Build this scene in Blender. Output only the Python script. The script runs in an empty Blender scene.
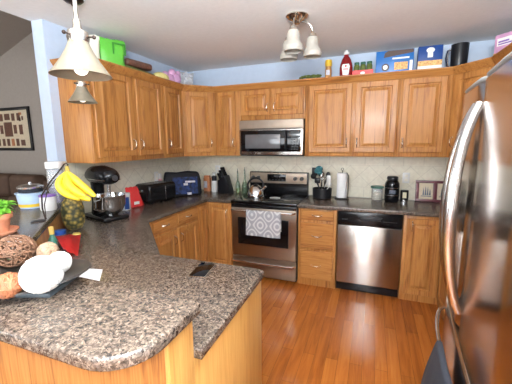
import bpy, bmesh, math, random
from mathutils import Vector, Matrix
random.seed(7)
SC = bpy.context.scene
COL = SC.collection
PI = math.pi

# ---------------------------------------------------------------- camera
cd = bpy.data.cameras.new('camera')
cam = bpy.data.objects.new('camera', cd)
COL.objects.link(cam)
cd.sensor_width = 36.0
cd.lens = 304.47 / 512.0 * 36.0
cd.clip_start = 0.02
_r = Vector((0.93515687, 0.35411961, -0.00899653))
_u = Vector((-0.04825968, 0.152522, 0.98712109))
_f = Vector((-0.3509311, 0.92267889, -0.1597217))
cam.matrix_world = Matrix(((_r.x, _u.x, -_f.x, 1.472), (_r.y, _u.y, -_f.y, -3.7309), (_r.z, _u.z, -_f.z, 1.5395), (0, 0, 0, 1)))
SC.camera = cam

# ---------------------------------------------------------------- world and lights
SC.view_settings.view_transform = 'Standard'
SC.view_settings.look = 'None'
SC.view_settings.gamma = 1.0
SC.view_settings.use_curve_mapping = False
SC.view_settings.exposure = 0.2
w = bpy.data.worlds.new('world'); SC.world = w
w.use_nodes = True
w.node_tree.nodes['Background'].inputs[0].default_value = (0.75, 0.85, 1.0, 1)
w.node_tree.nodes['Background'].inputs[1].default_value = 0.35

def area(name, loc, target, sx, sy, power, color=(1, 1, 1)):
    l = bpy.data.lights.new(name, 'AREA'); l.shape = 'RECTANGLE'; l.size = sx; l.size_y = sy
    l.energy = power; l.color = color
    o = bpy.data.objects.new(name, l); COL.objects.link(o)
    o.location = loc
    d = Vector(target) - Vector(loc)
    o.rotation_euler = d.to_track_quat('-Z', 'Y').to_euler()
    return o
area('daylight_dining_window', (0.6, -6.36, 1.5), (0.6, 0, 1.35), 2.0, 1.5, 66, (0.90, 0.95, 1.0))
area('daylight_patio_door', (-4.2, -6.36, 1.4), (-3.6, 0, 1.3), 2.2, 2.0, 70, (0.92, 0.96, 1.0))
area('daylight_bay_window', (2.6, -5.0, 1.5), (0.0, -3.6, 1.2), 1.3, 1.3, 24, (0.92, 0.96, 1.0))
fl = bpy.data.lights.new('camera_flash', 'POINT'); fl.energy = 34; fl.shadow_soft_size = 0.03; fl.color = (1.0, 0.96, 0.9)
fo = bpy.data.objects.new('camera_flash', fl); COL.objects.link(fo); fo.location = (1.45, -3.75, 1.60)
area('living_fill_light', (-7.5, -2.5, 1.7), (-4.5, 0.6, 1.6), 2.0, 1.6, 60, (1.0, 0.98, 0.95))  # added fill with no window behind it, brightens the living room
area('ceiling_fill_light', (1.5, -4.2, 2.0), (1.5, -4.1, 2.5), 0.6, 0.6, 350, (0.93, 0.975, 1.0))  # unseen fill lamp added behind the camera, aimed up to brighten ceiling and room

# ---------------------------------------------------------------- materials
MT = {}
def nm(name):
    m = bpy.data.materials.new(name); m.use_nodes = True
    MT[name] = m
    return m, m.node_tree.nodes, m.node_tree.links, m.node_tree.nodes['Principled BSDF']
def coords(N, L, scale=(1, 1, 1), rot=(0, 0, 0)):
    tc = N.new('ShaderNodeTexCoord'); oi = N.new('ShaderNodeObjectInfo')
    ad = N.new('ShaderNodeVectorMath'); ad.operation = 'ADD'
    L.new(tc.outputs['Object'], ad.inputs[0]); L.new(oi.outputs['Location'], ad.inputs[1])
    mp = N.new('ShaderNodeMapping'); mp.inputs['Scale'].default_value = scale; mp.inputs['Rotation'].default_value = rot
    L.new(ad.outputs[0], mp.inputs['Vector'])
    return mp.outputs[0]
def ramp(N, L, src, stops):
    r = N.new('ShaderNodeValToRGB')
    e = r.color_ramp.elements
    e[0].position = stops[0][0]; e[0].color = (*stops[0][1], 1)
    e[1].position = stops[-1][0]; e[1].color = (*stops[-1][1], 1)
    for p, c in stops[1:-1]:
        k = e.new(p); k.color = (*c, 1)
    L.new(src, r.inputs[0]); return r.outputs[0]
def noise(N, L, vec, scale, detail=3, rough=0.5, dist=0.0):
    n = N.new('ShaderNodeTexNoise'); n.inputs['Scale'].default_value = scale
    n.inputs['Detail'].default_value = detail; n.inputs['Roughness'].default_value = rough
    n.inputs['Distortion'].default_value = dist
    if vec is not None: L.new(vec, n.inputs['Vector'])
    return n.outputs['Fac']
def bump(N, L, B, src, strength, dist=0.002):
    b = N.new('ShaderNodeBump'); b.inputs['Strength'].default_value = strength; b.inputs['Distance'].default_value = dist
    L.new(src, b.inputs['Height']); L.new(b.outputs[0], B.inputs['Normal'])
def plain(name, col, rough=0.5, metal=0.0, coat=0.0, var=0.06, vs=18.0, spec=None, **kw):
    """paint / plastic / metal with slight procedural mottling"""
    m, N, L, B = nm(name)
    f = noise(N, L, coords(N, L), vs, 3)
    lo = tuple(max(0, c * (1 - var)) for c in col); hi = tuple(min(1, c * (1 + var)) for c in col)
    L.new(ramp(N, L, f, [(0.3, lo), (0.7, hi)]), B.inputs['Base Color'])
    B.inputs['Roughness'].default_value = rough; B.inputs['Metallic'].default_value = metal
    B.inputs['Coat Weight'].default_value = coat; B.inputs['Coat Roughness'].default_value = 0.1
    if spec is not None: B.inputs['Specular IOR Level'].default_value = spec
    for k, v in kw.items(): B.inputs[k.replace('_', ' ')].default_value = v
    return m
def oak(name, axis, c0, c1, c2, rough=0.55, coat=0.22):
    m, N, L, B = nm(name)
    s = [14, 14, 14]; s[axis] = 0.9
    v = coords(N, L, tuple(s))
    f1 = noise(N, L, v, 1.6, 4, 0.55, 1.2)
    s2 = [150, 150, 150]; s2[axis] = 5
    f2 = noise(N, L, coords(N, L, tuple(s2)), 1.0, 2, 0.6)
    wv = N.new('ShaderNodeMath'); wv.operation = 'MULTIPLY'; wv.inputs[1].default_value = 14; L.new(f1, wv.inputs[0])
    sn = N.new('ShaderNodeMath'); sn.operation = 'SINE'; L.new(wv.outputs[0], sn.inputs[0])
    ad = N.new('ShaderNodeMath'); ad.operation = 'MULTIPLY_ADD'; ad.inputs[1].default_value = 0.17; ad.inputs[2].default_value = 0.0
    L.new(sn.outputs[0], ad.inputs[0])
    a2 = N.new('ShaderNodeMath'); a2.operation = 'ADD'; L.new(ad.outputs[0], a2.inputs[0]); L.new(f2, a2.inputs[1])
    L.new(ramp(N, L, a2.outputs[0], [(0.22, c0), (0.48, c1), (0.8, c2)]), B.inputs['Base Color'])
    B.inputs['Roughness'].default_value = rough
    B.inputs['Coat Weight'].default_value = coat; B.inputs['Coat Roughness'].default_value = 0.2; B.inputs['Specular IOR Level'].default_value = 0.3
    bump(N, L, B, f2, 0.12, 0.001)
    return m
OC = ((0.21, 0.075, 0.017), (0.355, 0.146, 0.034), (0.435, 0.196, 0.052))
oak('oak_upright', 2, *OC); oak('oak_along', 0, *OC)
oak('oak_bar', 2, (0.40, 0.185, 0.048), (0.48, 0.24, 0.064), (0.54, 0.29, 0.085), rough=0.4)

def steel(name, col, rough, aniso=0.85, tang='Z', rot=0.0):
    m, N, L, B = nm(name)
    f = noise(N, L, coords(N, L, (6, 6, 300)), 1.0, 2)
    L.new(ramp(N, L, f, [(0.3, tuple(c * 0.93 for c in col)), (0.7, col)]), B.inputs['Base Color'])
    B.inputs['Metallic'].default_value = 1.0; B.inputs['Roughness'].default_value = rough
    B.inputs['Anisotropic'].default_value = aniso; B.inputs['Anisotropic Rotation'].default_value = rot
    t = N.new('ShaderNodeTangent'); t.direction_type = 'RADIAL'; t.axis = tang
    L.new(t.outputs[0], B.inputs['Tangent'])
    return m
steel('brushed_steel', (0.55, 0.52, 0.485), 0.25, 0.95, 'Z', 0.25)
steel('fridge_steel', (0.47, 0.41, 0.365), 0.17, 0.3)
steel('range_steel', (0.36, 0.30, 0.24), 0.36)
plain('nickel', (0.62, 0.57, 0.50), 0.25, 1.0, var=0.04)
plain('bright_chrome', (0.8, 0.8, 0.8), 0.1, 1.0, var=0.03)
plain('handle_steel', (0.72, 0.72, 0.73), 0.22, 1.0, var=0.03)
plain('black_gloss', (0.006, 0.006, 0.007), 0.18, spec=0.3)
plain('black_plastic', (0.010, 0.010, 0.012), 0.35, spec=0.3)
plain('black_glass', (0.004, 0.004, 0.005), 0.08, spec=0.35)
plain('panel_steel', (0.34, 0.275, 0.215), 0.5, 0.6)
plain('grey_window', (0.10, 0.10, 0.105), 0.2, 0, 0.3)
plain('white_paint', (0.72, 0.75, 0.80), 0.6)
plain('wall_blue', (0.44, 0.52, 0.64), 0.7, var=0.03)
plain('wall_taupe', (0.36, 0.32, 0.285), 0.8, var=0.03)
plain('vault_taupe', (0.36, 0.31, 0.27), 0.8, var=0.03)
plain('carpet', (0.36, 0.30, 0.24), 0.95, vs=200, var=0.15)
plain('white_plastic', (0.70, 0.70, 0.68), 0.35, var=0.02)
plain('cream_plastic', (0.74, 0.70, 0.60), 0.4, var=0.02)
plain('pale_blue_plastic', (0.42, 0.56, 0.74), 0.4, var=0.03)
plain('fridge_side', (0.05, 0.042, 0.036), 0.5, 0.3)
plain('grey_trim', (0.33, 0.35, 0.36), 0.5, var=0.02)
plain('paper', (0.80, 0.78, 0.82), 0.8, var=0.02)
plain('red_foil', (0.62, 0.03, 0.03), 0.3, coat=0.3)
plain('dark_green_plastic', (0.02, 0.10, 0.07), 0.35)
plain('teal_cloth', (0.03, 0.13, 0.15), 0.85, var=0.15, vs=60)
plain('burgundy', (0.10, 0.012, 0.02), 0.35)
plain('cream_print', (0.62, 0.53, 0.38), 0.6, var=0.08, vs=40)
plain('dark_print', (0.07, 0.06, 0.07), 0.6, var=0.3, vs=80)
plain('grape_print', (0.10, 0.12, 0.16), 0.6, var=0.3, vs=80)
plain('brown_leather', (0.105, 0.062, 0.042), 0.7, var=0.12, vs=9, spec=0.25)
plain('terracotta', (0.55, 0.22, 0.12), 0.8, var=0.12, vs=30)
plain('soil', (0.03, 0.02, 0.015), 0.9, var=0.4, vs=120)
plain('leaf_green', (0.20, 0.52, 0.05), 0.5, var=0.35, vs=25)
plain('pine_leaf', (0.10, 0.17, 0.05), 0.6, var=0.3, vs=30)
plain('banana', (0.86, 0.60, 0.03), 0.45, var=0.08, vs=25)
plain('banana_stem', (0.36, 0.26, 0.03), 0.6, var=0.2)
plain('dark_bronze', (0.05, 0.035, 0.03), 0.35, 0.8)
plain('tray_metal', (0.022, 0.017, 0.014), 0.4, 0.0, var=0.15, vs=12)
plain('tray_foot', (0.06, 0.075, 0.085), 0.5, 0.2)
plain('twig', (0.13, 0.06, 0.030), 0.7, var=0.3, vs=60)
plain('orange_twig', (0.30, 0.10, 0.04), 0.6, var=0.3, vs=60)
plain('tan_twig', (0.30, 0.19, 0.12), 0.75, var=0.3, vs=60)
plain('white_cord', (0.70, 0.68, 0.64), 0.9, var=0.05)
plain('navy_cloth', (0.016, 0.018, 0.027), 0.9, var=0.15, vs=40)
plain('blue_box', (0.015, 0.13, 0.40), 0.4, var=0.05)
plain('deep_blue', (0.008, 0.05, 0.22), 0.4)
plain('food_print', (0.65, 0.36, 0.12), 0.5, var=0.5, vs=60)
plain('choc_brown', (0.06, 0.03, 0.02), 0.5)
plain('white_label', (0.75, 0.75, 0.72), 0.5, var=0.02)
plain('ketchup_red', (0.20, 0.006, 0.008), 0.2, coat=0.4)
plain('label_red', (0.45, 0.02, 0.03), 0.4)
plain('spice_yellow', (0.70, 0.45, 0.03), 0.5)
plain('spice_fill', (0.45, 0.22, 0.07), 0.7, var=0.4, vs=180)
plain('lime_bag', (0.11, 0.44, 0.045), 0.4, var=0.08)
plain('lime_dark', (0.03, 0.22, 0.02), 0.4)
plain('pickle', (0.10, 0.13, 0.03), 0.4, var=0.4, vs=80)
plain('pink_plastic', (0.55, 0.30, 0.48), 0.35, var=0.15)
plain('clear_wrap', (0.55, 0.55, 0.56), 0.2, Alpha=0.45, var=0.2, vs=25)
plain('brown_wrap', (0.13, 0.06, 0.04), 0.35, var=0.5, vs=60)
plain('yellow_wrap', (0.66, 0.58, 0.22), 0.4, var=0.15, vs=60)
plain('orange_tin', (0.45, 0.17, 0.07), 0.45, var=0.1)
plain('navy_foil', (0.003, 0.003, 0.006), 0.6, var=0.3, spec=0.2)
plain('blue_print', (0.006, 0.022, 0.11), 0.5, var=0.9, vs=26, spec=0.25)
plain('pale_print', (0.55, 0.55, 0.62), 0.5, var=0.25, vs=40)
plain('amber', (0.55, 0.38, 0.10), 0.25, coat=0.3)
plain('towel_roll', (0.88, 0.88, 0.88), 0.9, var=0.02)
plain('flour', (0.66, 0.60, 0.42), 0.8, var=0.12, vs=60)
plain('knob_dark', (0.03, 0.03, 0.03), 0.3)
plain('purple', (0.20, 0.10, 0.38), 0.5)
plain('pink_flower', (0.75, 0.36, 0.36), 0.6)

def glassy(name, col, rough=0.05, alpha=0.4, trans=0.0):
    m = plain(name, col, rough, Alpha=alpha, var=0.03)
    return m
glassy('clear_glass', (0.72, 0.74, 0.74), 0.05, 0.32)
glassy('green_glass', (0.12, 0.20, 0.12), 0.05, 0.65)
m, N, L, B = nm('lamp_glass')
L.new(ramp(N, L, noise(N, L, coords(N, L), 14, 4, 0.6, 0.6), [(0.3, (0.17, 0.145, 0.10)), (0.7, (0.225, 0.195, 0.145))]), B.inputs['Base Color'])
B.inputs['Roughness'].default_value = 0.35; B.inputs['Subsurface Weight'].default_value = 0.25; B.inputs['Subsurface Radius'].default_value = (0.02, 0.018, 0.012)
m, N, L, B = nm('frosted_glass')
L.new(ramp(N, L, noise(N, L, coords(N, L), 20, 3), [(0.3, (0.34, 0.315, 0.27)), (0.7, (0.43, 0.40, 0.35))]), B.inputs['Base Color'])
B.inputs['Roughness'].default_value = 0.4; B.inputs['Subsurface Weight'].default_value = 0.3; B.inputs['Subsurface Radius'].default_value = (0.02, 0.02, 0.02)
m, N, L, B = nm('bulb_glow')
B.inputs['Base Color'].default_value = (1, 1, 1, 1); B.inputs['Emission Color'].default_value = (1.0, 0.97, 0.92, 1); B.inputs['Emission Strength'].default_value = 1.3
m, N, L, B = nm('window_daylight')
L.new(ramp(N, L, noise(N, L, coords(N, L), 1.2, 2), [(0.3, (0.7, 0.85, 1.0)), (0.7, (1, 1, 1))]), B.inputs['Emission Color']); B.inputs['Emission Strength'].default_value = 3.0

# ceiling: light knock-down plaster
m, N, L, B = nm('ceiling_plaster')
f = noise(N, L, coords(N, L), 30, 4, 0.6)
L.new(ramp(N, L, f, [(0.3, (0.80, 0.82, 0.83)), (0.7, (0.84, 0.86, 0.87))]), B.inputs['Base Color'])
B.inputs['Roughness'].default_value = 0.9; bump(N, L, B, f, 0.25, 0.004)

# speckled laminate worktop
m, N, L, B = nm('speckled_granite')
v = coords(N, L)
vo = N.new('ShaderNodeTexVoronoi'); vo.inputs['Scale'].default_value = 170; vo.inputs['Randomness'].default_value = 1
nz = N.new('ShaderNodeTexNoise'); nz.inputs['Scale'].default_value = 45; nz.inputs['Detail'].default_value = 4; L.new(v, nz.inputs['Vector'])
mx = N.new('ShaderNodeMix'); mx.data_type = 'VECTOR'; mx.inputs[0].default_value = 0.045
L.new(v, mx.inputs[4]); L.new(nz.outputs['Color'], mx.inputs[5]); L.new(mx.outputs[1], vo.inputs['Vector'])
sp = N.new('ShaderNodeSeparateColor'); L.new(vo.outputs['Color'], sp.inputs[0])
f1 = noise(N, L, v, 85, 4, 0.6)
av = N.new('ShaderNodeMath'); av.operation = 'MULTIPLY_ADD'; av.inputs[1].default_value = 0.42; L.new(sp.outputs[0], av.inputs[0])
sc_ = N.new('ShaderNodeMath'); sc_.operation = 'MULTIPLY'; sc_.inputs[1].default_value = 0.55; L.new(f1, sc_.inputs[0]); L.new(sc_.outputs[0], av.inputs[2])
L.new(ramp(N, L, av.outputs[0], [(0.28, (0.026, 0.020, 0.016)), (0.42, (0.068, 0.050, 0.038)), (0.52, (0.098, 0.074, 0.057)), (0.62, (0.132, 0.100, 0.078)), (0.80, (0.25, 0.198, 0.158))]), B.inputs['Base Color'])
B.inputs['Roughness'].default_value = 0.24; B.inputs['Specular IOR Level'].default_value = 0.6
bump(N, L, B, f1, 0.05, 0.001)

# oak strip floor, boards running towards the range
m, N, L, B = nm('hardwood_floor')
tc = N.new('ShaderNodeTexCoord'); sx = N.new('ShaderNodeSeparateXYZ'); L.new(tc.outputs['Object'], sx.inputs[0])
cx = N.new('ShaderNodeCombineXYZ'); L.new(sx.outputs['Y'], cx.inputs['X']); L.new(sx.outputs['X'], cx.inputs['Y'])
bk = N.new('ShaderNodeTexBrick'); L.new(cx.outputs[0], bk.inputs['Vector'])
bk.offset = 0.37; bk.inputs['Scale'].default_value = 1; bk.inputs['Brick Width'].default_value = 0.85; bk.inputs['Row Height'].default_value = 0.082
bk.inputs['Mortar Size'].default_value = 0.0009; bk.inputs['Mortar Smooth'].default_value = 0.2
bk.inputs['Color1'].default_value = (0, 0, 0, 1); bk.inputs['Color2'].default_value = (1, 1, 1, 1); bk.inputs['Mortar'].default_value = (0.2, 0.2, 0.2, 1)
mp = N.new('ShaderNodeMapping'); mp.inputs['Scale'].default_value = (22, 1.6, 1); L.new(tc.outputs['Object'], mp.inputs[0])
g = noise(N, L, mp.outputs[0], 1.4, 5, 0.6, 0.8)
mm = N.new('ShaderNodeMath'); mm.operation = 'MULTIPLY_ADD'; mm.inputs[1].default_value = 0.28; L.new(bk.outputs['Color'], mm.inputs[0])
gg = N.new('ShaderNodeMath'); gg.operation = 'MULTIPLY'; gg.inputs[1].default_value = 0.70; L.new(g, gg.inputs[0]); L.new(gg.outputs[0], mm.inputs[2])
base = ramp(N, L, mm.outputs[0], [(0.15, (0.15, 0.036, 0.007)), (0.4, (0.29, 0.080, 0.013)), (0.62, (0.40, 0.125, 0.021)), (0.85, (0.48, 0.175, 0.036))])
dk = N.new('ShaderNodeMix'); dk.data_type = 'RGBA'; L.new(bk.outputs['Fac'], dk.inputs[0]); L.new(base, dk.inputs[6]); dk.inputs[7].default_value = (0.08, 0.025, 0.008, 1)
L.new(dk.outputs[2], B.inputs['Base Color'])
B.inputs['Roughness'].default_value = 0.25; B.inputs['Coat Weight'].default_value = 0.45; B.inputs['Coat Roughness'].default_value = 0.06; B.inputs['Specular IOR Level'].default_value = 0.35
bump(N, L, B, g, 0.06, 0.001)

# backsplash tile: straight courses at bottom and top, diamonds between
def tile_mat(name, ax):
    m, N, L, B = nm(name)
    tc = N.new('ShaderNodeTexCoord'); sx = N.new('ShaderNodeSeparateXYZ'); L.new(tc.outputs['Object'], sx.inputs[0])
    cx = N.new('ShaderNodeCombineXYZ'); L.new(sx.outputs[ax], cx.inputs['X']); L.new(sx.outputs['Z'], cx.inputs['Y'])
    def br(vec, size, wd):
        b = N.new('ShaderNodeTexBrick'); b.offset = 0.0; b.inputs['Scale'].default_value = 1
        b.inputs['Brick Width'].default_value = wd; b.inputs['Row Height'].default_value = size
        b.inputs['Mortar Size'].default_value = 0.0035; b.inputs['Mortar Smooth'].default_value = 0.3
        b.inputs['Color1'].default_value = (0.72, 0.675, 0.54, 1); b.inputs['Color2'].default_value = (0.77, 0.725, 0.59, 1)
        b.inputs['Mortar'].default_value = (0.60, 0.555, 0.45, 1)
        L.new(vec, b.inputs['Vector']); return b
    mp0 = N.new('ShaderNodeMapping'); mp0.inputs['Location'].default_value = (0, -0.895, 0); L.new(cx.outputs[0], mp0.inputs[0])
    b1 = br(mp0.outputs[0], 0.125, 0.20)
    mp = N.new('ShaderNodeMapping'); mp.inputs['Rotation'].default_value = (0, 0, PI / 4); mp.inputs['Location'].default_value = (0.02, 0.03, 0)
    L.new(cx.outputs[0], mp.inputs[0])
    b2 = br(mp.outputs[0], 0.15, 0.15)
    def gt(val, lt=False):
        q = N.new('ShaderNodeMath'); q.operation = 'LESS_THAN' if lt else 'GREATER_THAN'; q.inputs[1].default_value = val; L.new(sx.outputs['Z'], q.inputs[0]); return q.outputs[0]
    q = N.new('ShaderNodeMath'); q.operation = 'MULTIPLY'; L.new(gt(1.02), q.inputs[0]); L.new(gt(1.27, True), q.inputs[1])
    mi = N.new('ShaderNodeMix'); mi.data_type = 'RGBA'; L.new(q.outputs[0], mi.inputs[0]); L.new(b1.outputs['Color'], mi.inputs[6]); L.new(b2.outputs['Color'], mi.inputs[7])
    n = noise(N, L, tc.outputs['Object'], 26, 4)
    ml = N.new('ShaderNodeMix'); ml.data_type = 'RGBA'; ml.blend_type = 'MULTIPLY'; ml.inputs[0].default_value = 1
    L.new(mi.outputs[2], ml.inputs[6]); L.new(ramp(N, L, n, [(0.3, (0.88, 0.87, 0.86)), (0.7, (1, 1, 1))]), ml.inputs[7])
    L.new(ml.outputs[2], B.inputs['Base Color']); B.inputs['Roughness'].default_value = 0.4
tile_mat('tile_back', 'X'); tile_mat('tile_side', 'Y')

# grey and white lattice dish towel
m, N, L, B = nm('lattice_towel')
tc = N.new('ShaderNodeTexCoord'); sx = N.new('ShaderNodeSeparateXYZ'); L.new(tc.outputs['Object'], sx.inputs[0])
def cosn(o, k):
    a = N.new('ShaderNodeMath'); a.operation = 'MULTIPLY'; a.inputs[1].default_value = k; L.new(sx.outputs[o], a.inputs[0])
    c = N.new('ShaderNodeMath'); c.operation = 'COSINE'; L.new(a.outputs[0], c.inputs[0]); return c.outputs[0]
s_ = N.new('ShaderNodeMath'); s_.operation = 'ADD'; L.new(cosn('X', 2 * PI / 0.19), s_.inputs[0]); L.new(cosn('Z', 2 * PI / 0.22), s_.inputs[1])
k_ = N.new('ShaderNodeMath'); k_.operation = 'MULTIPLY'; k_.inputs[1].default_value = 5.2; L.new(s_.outputs[0], k_.inputs[0])
t_ = N.new('ShaderNodeMath'); t_.operation = 'SINE'; L.new(k_.outputs[0], t_.inputs[0])
L.new(ramp(N, L, t_.outputs[0], [(0.15, (0.33, 0.335, 0.36)), (0.45, (0.58, 0.58, 0.59))]), B.inputs['Base Color']); B.inputs['Roughness'].default_value = 0.9

# pineapple skin
m, N, L, B = nm('pineapple_skin')
vo = N.new('ShaderNodeTexVoronoi'); vo.inputs['Scale'].default_value = 34; tc = N.new('ShaderNodeTexCoord'); L.new(tc.outputs['Object'], vo.inputs['Vector'])
L.new(ramp(N, L, vo.outputs['Distance'], [(0.1, (0.50, 0.33, 0.07)), (0.38, (0.20, 0.15, 0.035)), (0.7, (0.02, 0.025, 0.010))]), B.inputs['Base Color'])
B.inputs['Roughness'].default_value = 0.6; 
b_ = N.new('ShaderNodeBump'); b_.invert = True; b_.inputs['Distance'].default_value = 0.01; L.new(vo.outputs['Distance'], b_.inputs['Height']); L.new(b_.outputs[0], B.inputs['Normal'])

# ---------------------------------------------------------------- geometry helpers
def xf(bm, vs, M):
    if M is not None: bmesh.ops.transform(bm, matrix=M, verts=vs)
def box(bm, x0, x1, y0, y1, z0, z1, bev=0.0, M=None, seg=2):
    r = bmesh.ops.create_cube(bm, size=1.0); vs = r['verts']
    for v in vs:
        v.co = Vector(((x0 + x1) / 2 + v.co.x * (x1 - x0), (y0 + y1) / 2 + v.co.y * (y1 - y0), (z0 + z1) / 2 + v.co.z * (z1 - z0)))
    if bev > 0:
        es = list({e for v in vs for e in v.link_edges})
        rr = bmesh.ops.bevel(bm, geom=es, offset=bev, segments=seg, affect='EDGES', profile=0.5)
        vs = list({v for f in rr['faces'] for v in f.verts} | {v for v in vs if v.is_valid})
    xf(bm, vs, M); return vs
def prism(bm, poly, z0, z1, bev=0.0, M=None, seg=2):
    lo = [bm.verts.new((x, y, z0)) for x, y in poly]; hi = [bm.verts.new((x, y, z1)) for x, y in poly]
    n = len(poly)
    fs = [bm.faces.new(list(reversed(lo))), bm.faces.new(hi)]
    for i in range(n): fs.append(bm.faces.new((lo[i], lo[(i + 1) % n], hi[(i + 1) % n], hi[i])))
    vs = lo + hi
    bmesh.ops.recalc_face_normals(bm, faces=fs)
    if bev > 0:
        es = [e for f in fs[:2] for e in f.edges]
        rr = bmesh.ops.bevel(bm, geom=es, offset=bev, segments=seg, affect='EDGES', profile=0.5)
        vs = list({v for f in rr['faces'] for v in f.verts} | {v for v in vs if v.is_valid})
    xf(bm, vs, M); return vs
def lathe(bm, prof, c=(0, 0, 0), n=24, M=None, sx=1.0, sy=1.0):
    rings = []; vs = []
    for r, z in prof:
        if r < 1e-5:
            v = bm.verts.new((c[0], c[1], c[2] + z)); rings.append([v]); vs.append(v)
        else:
            rg = [bm.verts.new((c[0] + sx * r * math.cos(2 * PI * i / n), c[1] + sy * r * math.sin(2 * PI * i / n), c[2] + z)) for i in range(n)]
            rings.append(rg); vs += rg
    fs = []
    for a, b in zip(rings, rings[1:]):
        for i in range(n):
            j = (i + 1) % n
            if len(a) == 1 and len(b) == 1: continue
            if len(a) == 1: fs.append(bm.faces.new((a[0], b[i], b[j])))
            elif len(b) == 1: fs.append(bm.faces.new((a[i], a[j], b[0])))
            else: fs.append(bm.faces.new((a[i], a[j], b[j], b[i])))
    bmesh.ops.recalc_face_normals(bm, faces=fs)
    xf(bm, vs, M); return vs
def tube(bm, pts, r, n=8, M=None, closed=False, flat=1.0):
    pts = [Vector(p) for p in pts]; m_ = len(pts)
    rs = r if isinstance(r, (list, tuple)) else [r] * m_
    rings = []; vs = []; up = None
    for i, p in enumerate(pts):
        a = pts[i - 1] if (i > 0 or closed) else p; b = pts[(i + 1) % m_] if (i < m_ - 1 or closed) else p
        t = (b - a).normalized()
        if up is None:
            up = Vector((0, 0, 1)) if abs(t.z) < 0.9 else Vector((1, 0, 0))
        s = t.cross(up)
        if s.length < 1e-6: s = t.orthogonal()
        s.normalize(); u = s.cross(t).normalized(); up = u
        rg = [bm.verts.new(p + s * (rs[i] * math.cos(2 * PI * k / n)) + u * (rs[i] * flat * math.sin(2 * PI * k / n))) for k in range(n)]
        rings.append(rg); vs += rg
    fs = []
    pr = list(zip(rings, rings[1:])) + ([(rings[-1], rings[0])] if closed else [])
    for a, b in pr:
        for i in range(n):
            fs.append(bm.faces.new((a[i], a[(i + 1) % n], b[(i + 1) % n], b[i])))
    if not closed:
        fs.append(bm.faces.new(list(reversed(rings[0])))); fs.append(bm.faces.new(rings[-1]))
    bmesh.ops.recalc_face_normals(bm, faces=fs)
    xf(bm, vs, M); return vs
def ball(bm, c, r, s=(1, 1, 1), n=16, M=None):
    rr = bmesh.ops.create_uvsphere(bm, u_segments=n, v_segments=max(6, n // 2), radius=r)
    for v in rr['verts']: v.co = Vector((c[0] + v.co.x * s[0], c[1] + v.co.y * s[1], c[2] + v.co.z * s[2]))
    xf(bm, rr['verts'], M); return rr['verts']
def B_(): return bmesh.new()
def obj(name, bm, mat, parent=None, sharp=35, loc=None):
    me = bpy.data.meshes.new(name)
    bm.to_mesh(me); bm.free()
    for p in me.polygons: p.use_smooth = True
    try: me.set_sharp_from_angle(angle=math.radians(sharp))
    except Exception: pass
    me.materials.append(MT[mat])
    o = bpy.data.objects.new(name, me); COL.objects.link(o)
    if parent is not None: o.parent = parent
    if loc is not None: o.location = loc
    return o
def tag(o, label, cat, group=None, kind=None):
    o['label'] = label; o['category'] = cat
    if group: o['group'] = group
    if kind: o['kind'] = kind
    return o
def thing(name, label, cat, loc=(0, 0, 0), rz=0.0, group=None):
    o = bpy.data.objects.new(name, None); COL.objects.link(o); o.empty_display_size = 0.05
    o.location = loc; o.rotation_euler = (0, 0, rz)
    return tag(o, label, cat, group)
def struct(name, bm, mat, parent=None):
    o = obj(name, bm, mat, parent)
    if parent is None: o['kind'] = 'structure'
    return o
def sbox(name, mat, *a, **k):
    b = B_(); box(b, *a, **k); return struct(name, b, mat)
def arc(c, r, a0, a1, n, plane='xz'):
    out = []
    for i in range(n + 1):
        a = a0 + (a1 - a0) * i / n
        if plane == 'xz': out.append((c[0] + r * math.cos(a), c[1], c[2] + r * math.sin(a)))
        elif plane == 'yz': out.append((c[0], c[1] + r * math.cos(a), c[2] + r * math.sin(a)))
        else: out.append((c[0] + r * math.cos(a), c[1] + r * math.sin(a), c[2]))
    return out

# ---------------------------------------------------------------- setting
XW, XR, ZC, ZW = -0.956, 2.75, 2.495, 0.895
YN = -6.5
sbox('floor', 'hardwood_floor', -1.08, XR, YN, 0.0, -0.1, 0.0)
sbox('floor_living', 'carpet', -7.6, -1.08, YN, 0.6, -0.1, 0.0)
sbox('ceiling', 'ceiling_plaster', -1.076, XR, YN, 0.0, ZC, ZC + 0.12)
sbox('wall_back', 'wall_blue', -0.956, XR + 0.12, 0.0, 0.12, 0, ZC)
sbox('wall_left', 'wall_blue', -1.074, XW, -1.94, 0.6, 0, ZC)
b = B_(); box(b, -1.078, XW + 0.001, -1.95, -1.94, 0, ZC, 0.0); struct('trim_1', b, 'wall_blue')
sbox('wall_right', 'wall_blue', XR, XR + 0.12, YN, 0.0, 0, ZC)
sbox('wall_front', 'wall_taupe', -7.6, XR, YN - 0.12, YN, 0, 5.0)
sbox('wall_living_back', 'wall_taupe', -7.6, -1.074, 0.6, 0.72, 0, 5.0)
sbox('wall_living_left', 'wall_taupe', -7.72, -7.6, YN, 0.6, 0, 5.0)
sbox('wall_upper', 'wall_taupe', -1.076, -0.98, YN, 0.6, ZC + 0.12, 5.0)
b = B_()
zz = lambda x: 3.325 + 0.33 * (x + 5.773)
vs = [b.verts.new(p) for p in ((-7.6, YN, zz(-7.6)), (-0.98, YN, zz(-0.98)), (-0.98, 0.6, zz(-0.98)), (-7.6, 0.6, zz(-7.6)), (-7.6, YN, zz(-7.6) + .1), (-0.98, YN, zz(-0.98) + .1), (-0.98, 0.6, zz(-0.98) + .1), (-7.6, 0.6, zz(-7.6) + .1))]
for q in ((0, 1, 2, 3), (7, 6, 5, 4), (0, 4, 5, 1), (1, 5, 6, 2), (2, 6, 7, 3), (3, 7, 4, 0)): b.faces.new([vs[i] for i in q])
bmesh.ops.recalc_face_normals(b, faces=b.faces); struct('ceiling_living', b, 'vault_taupe')
# tile backsplashes
sbox('trim_2', 'tile_back', -0.948, XR, -0.008, 0.0, ZW, 1.40)
sbox('trim_3', 'tile_side', XW, XW + 0.008, -1.93, -0.008, ZW, 1.40)
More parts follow.
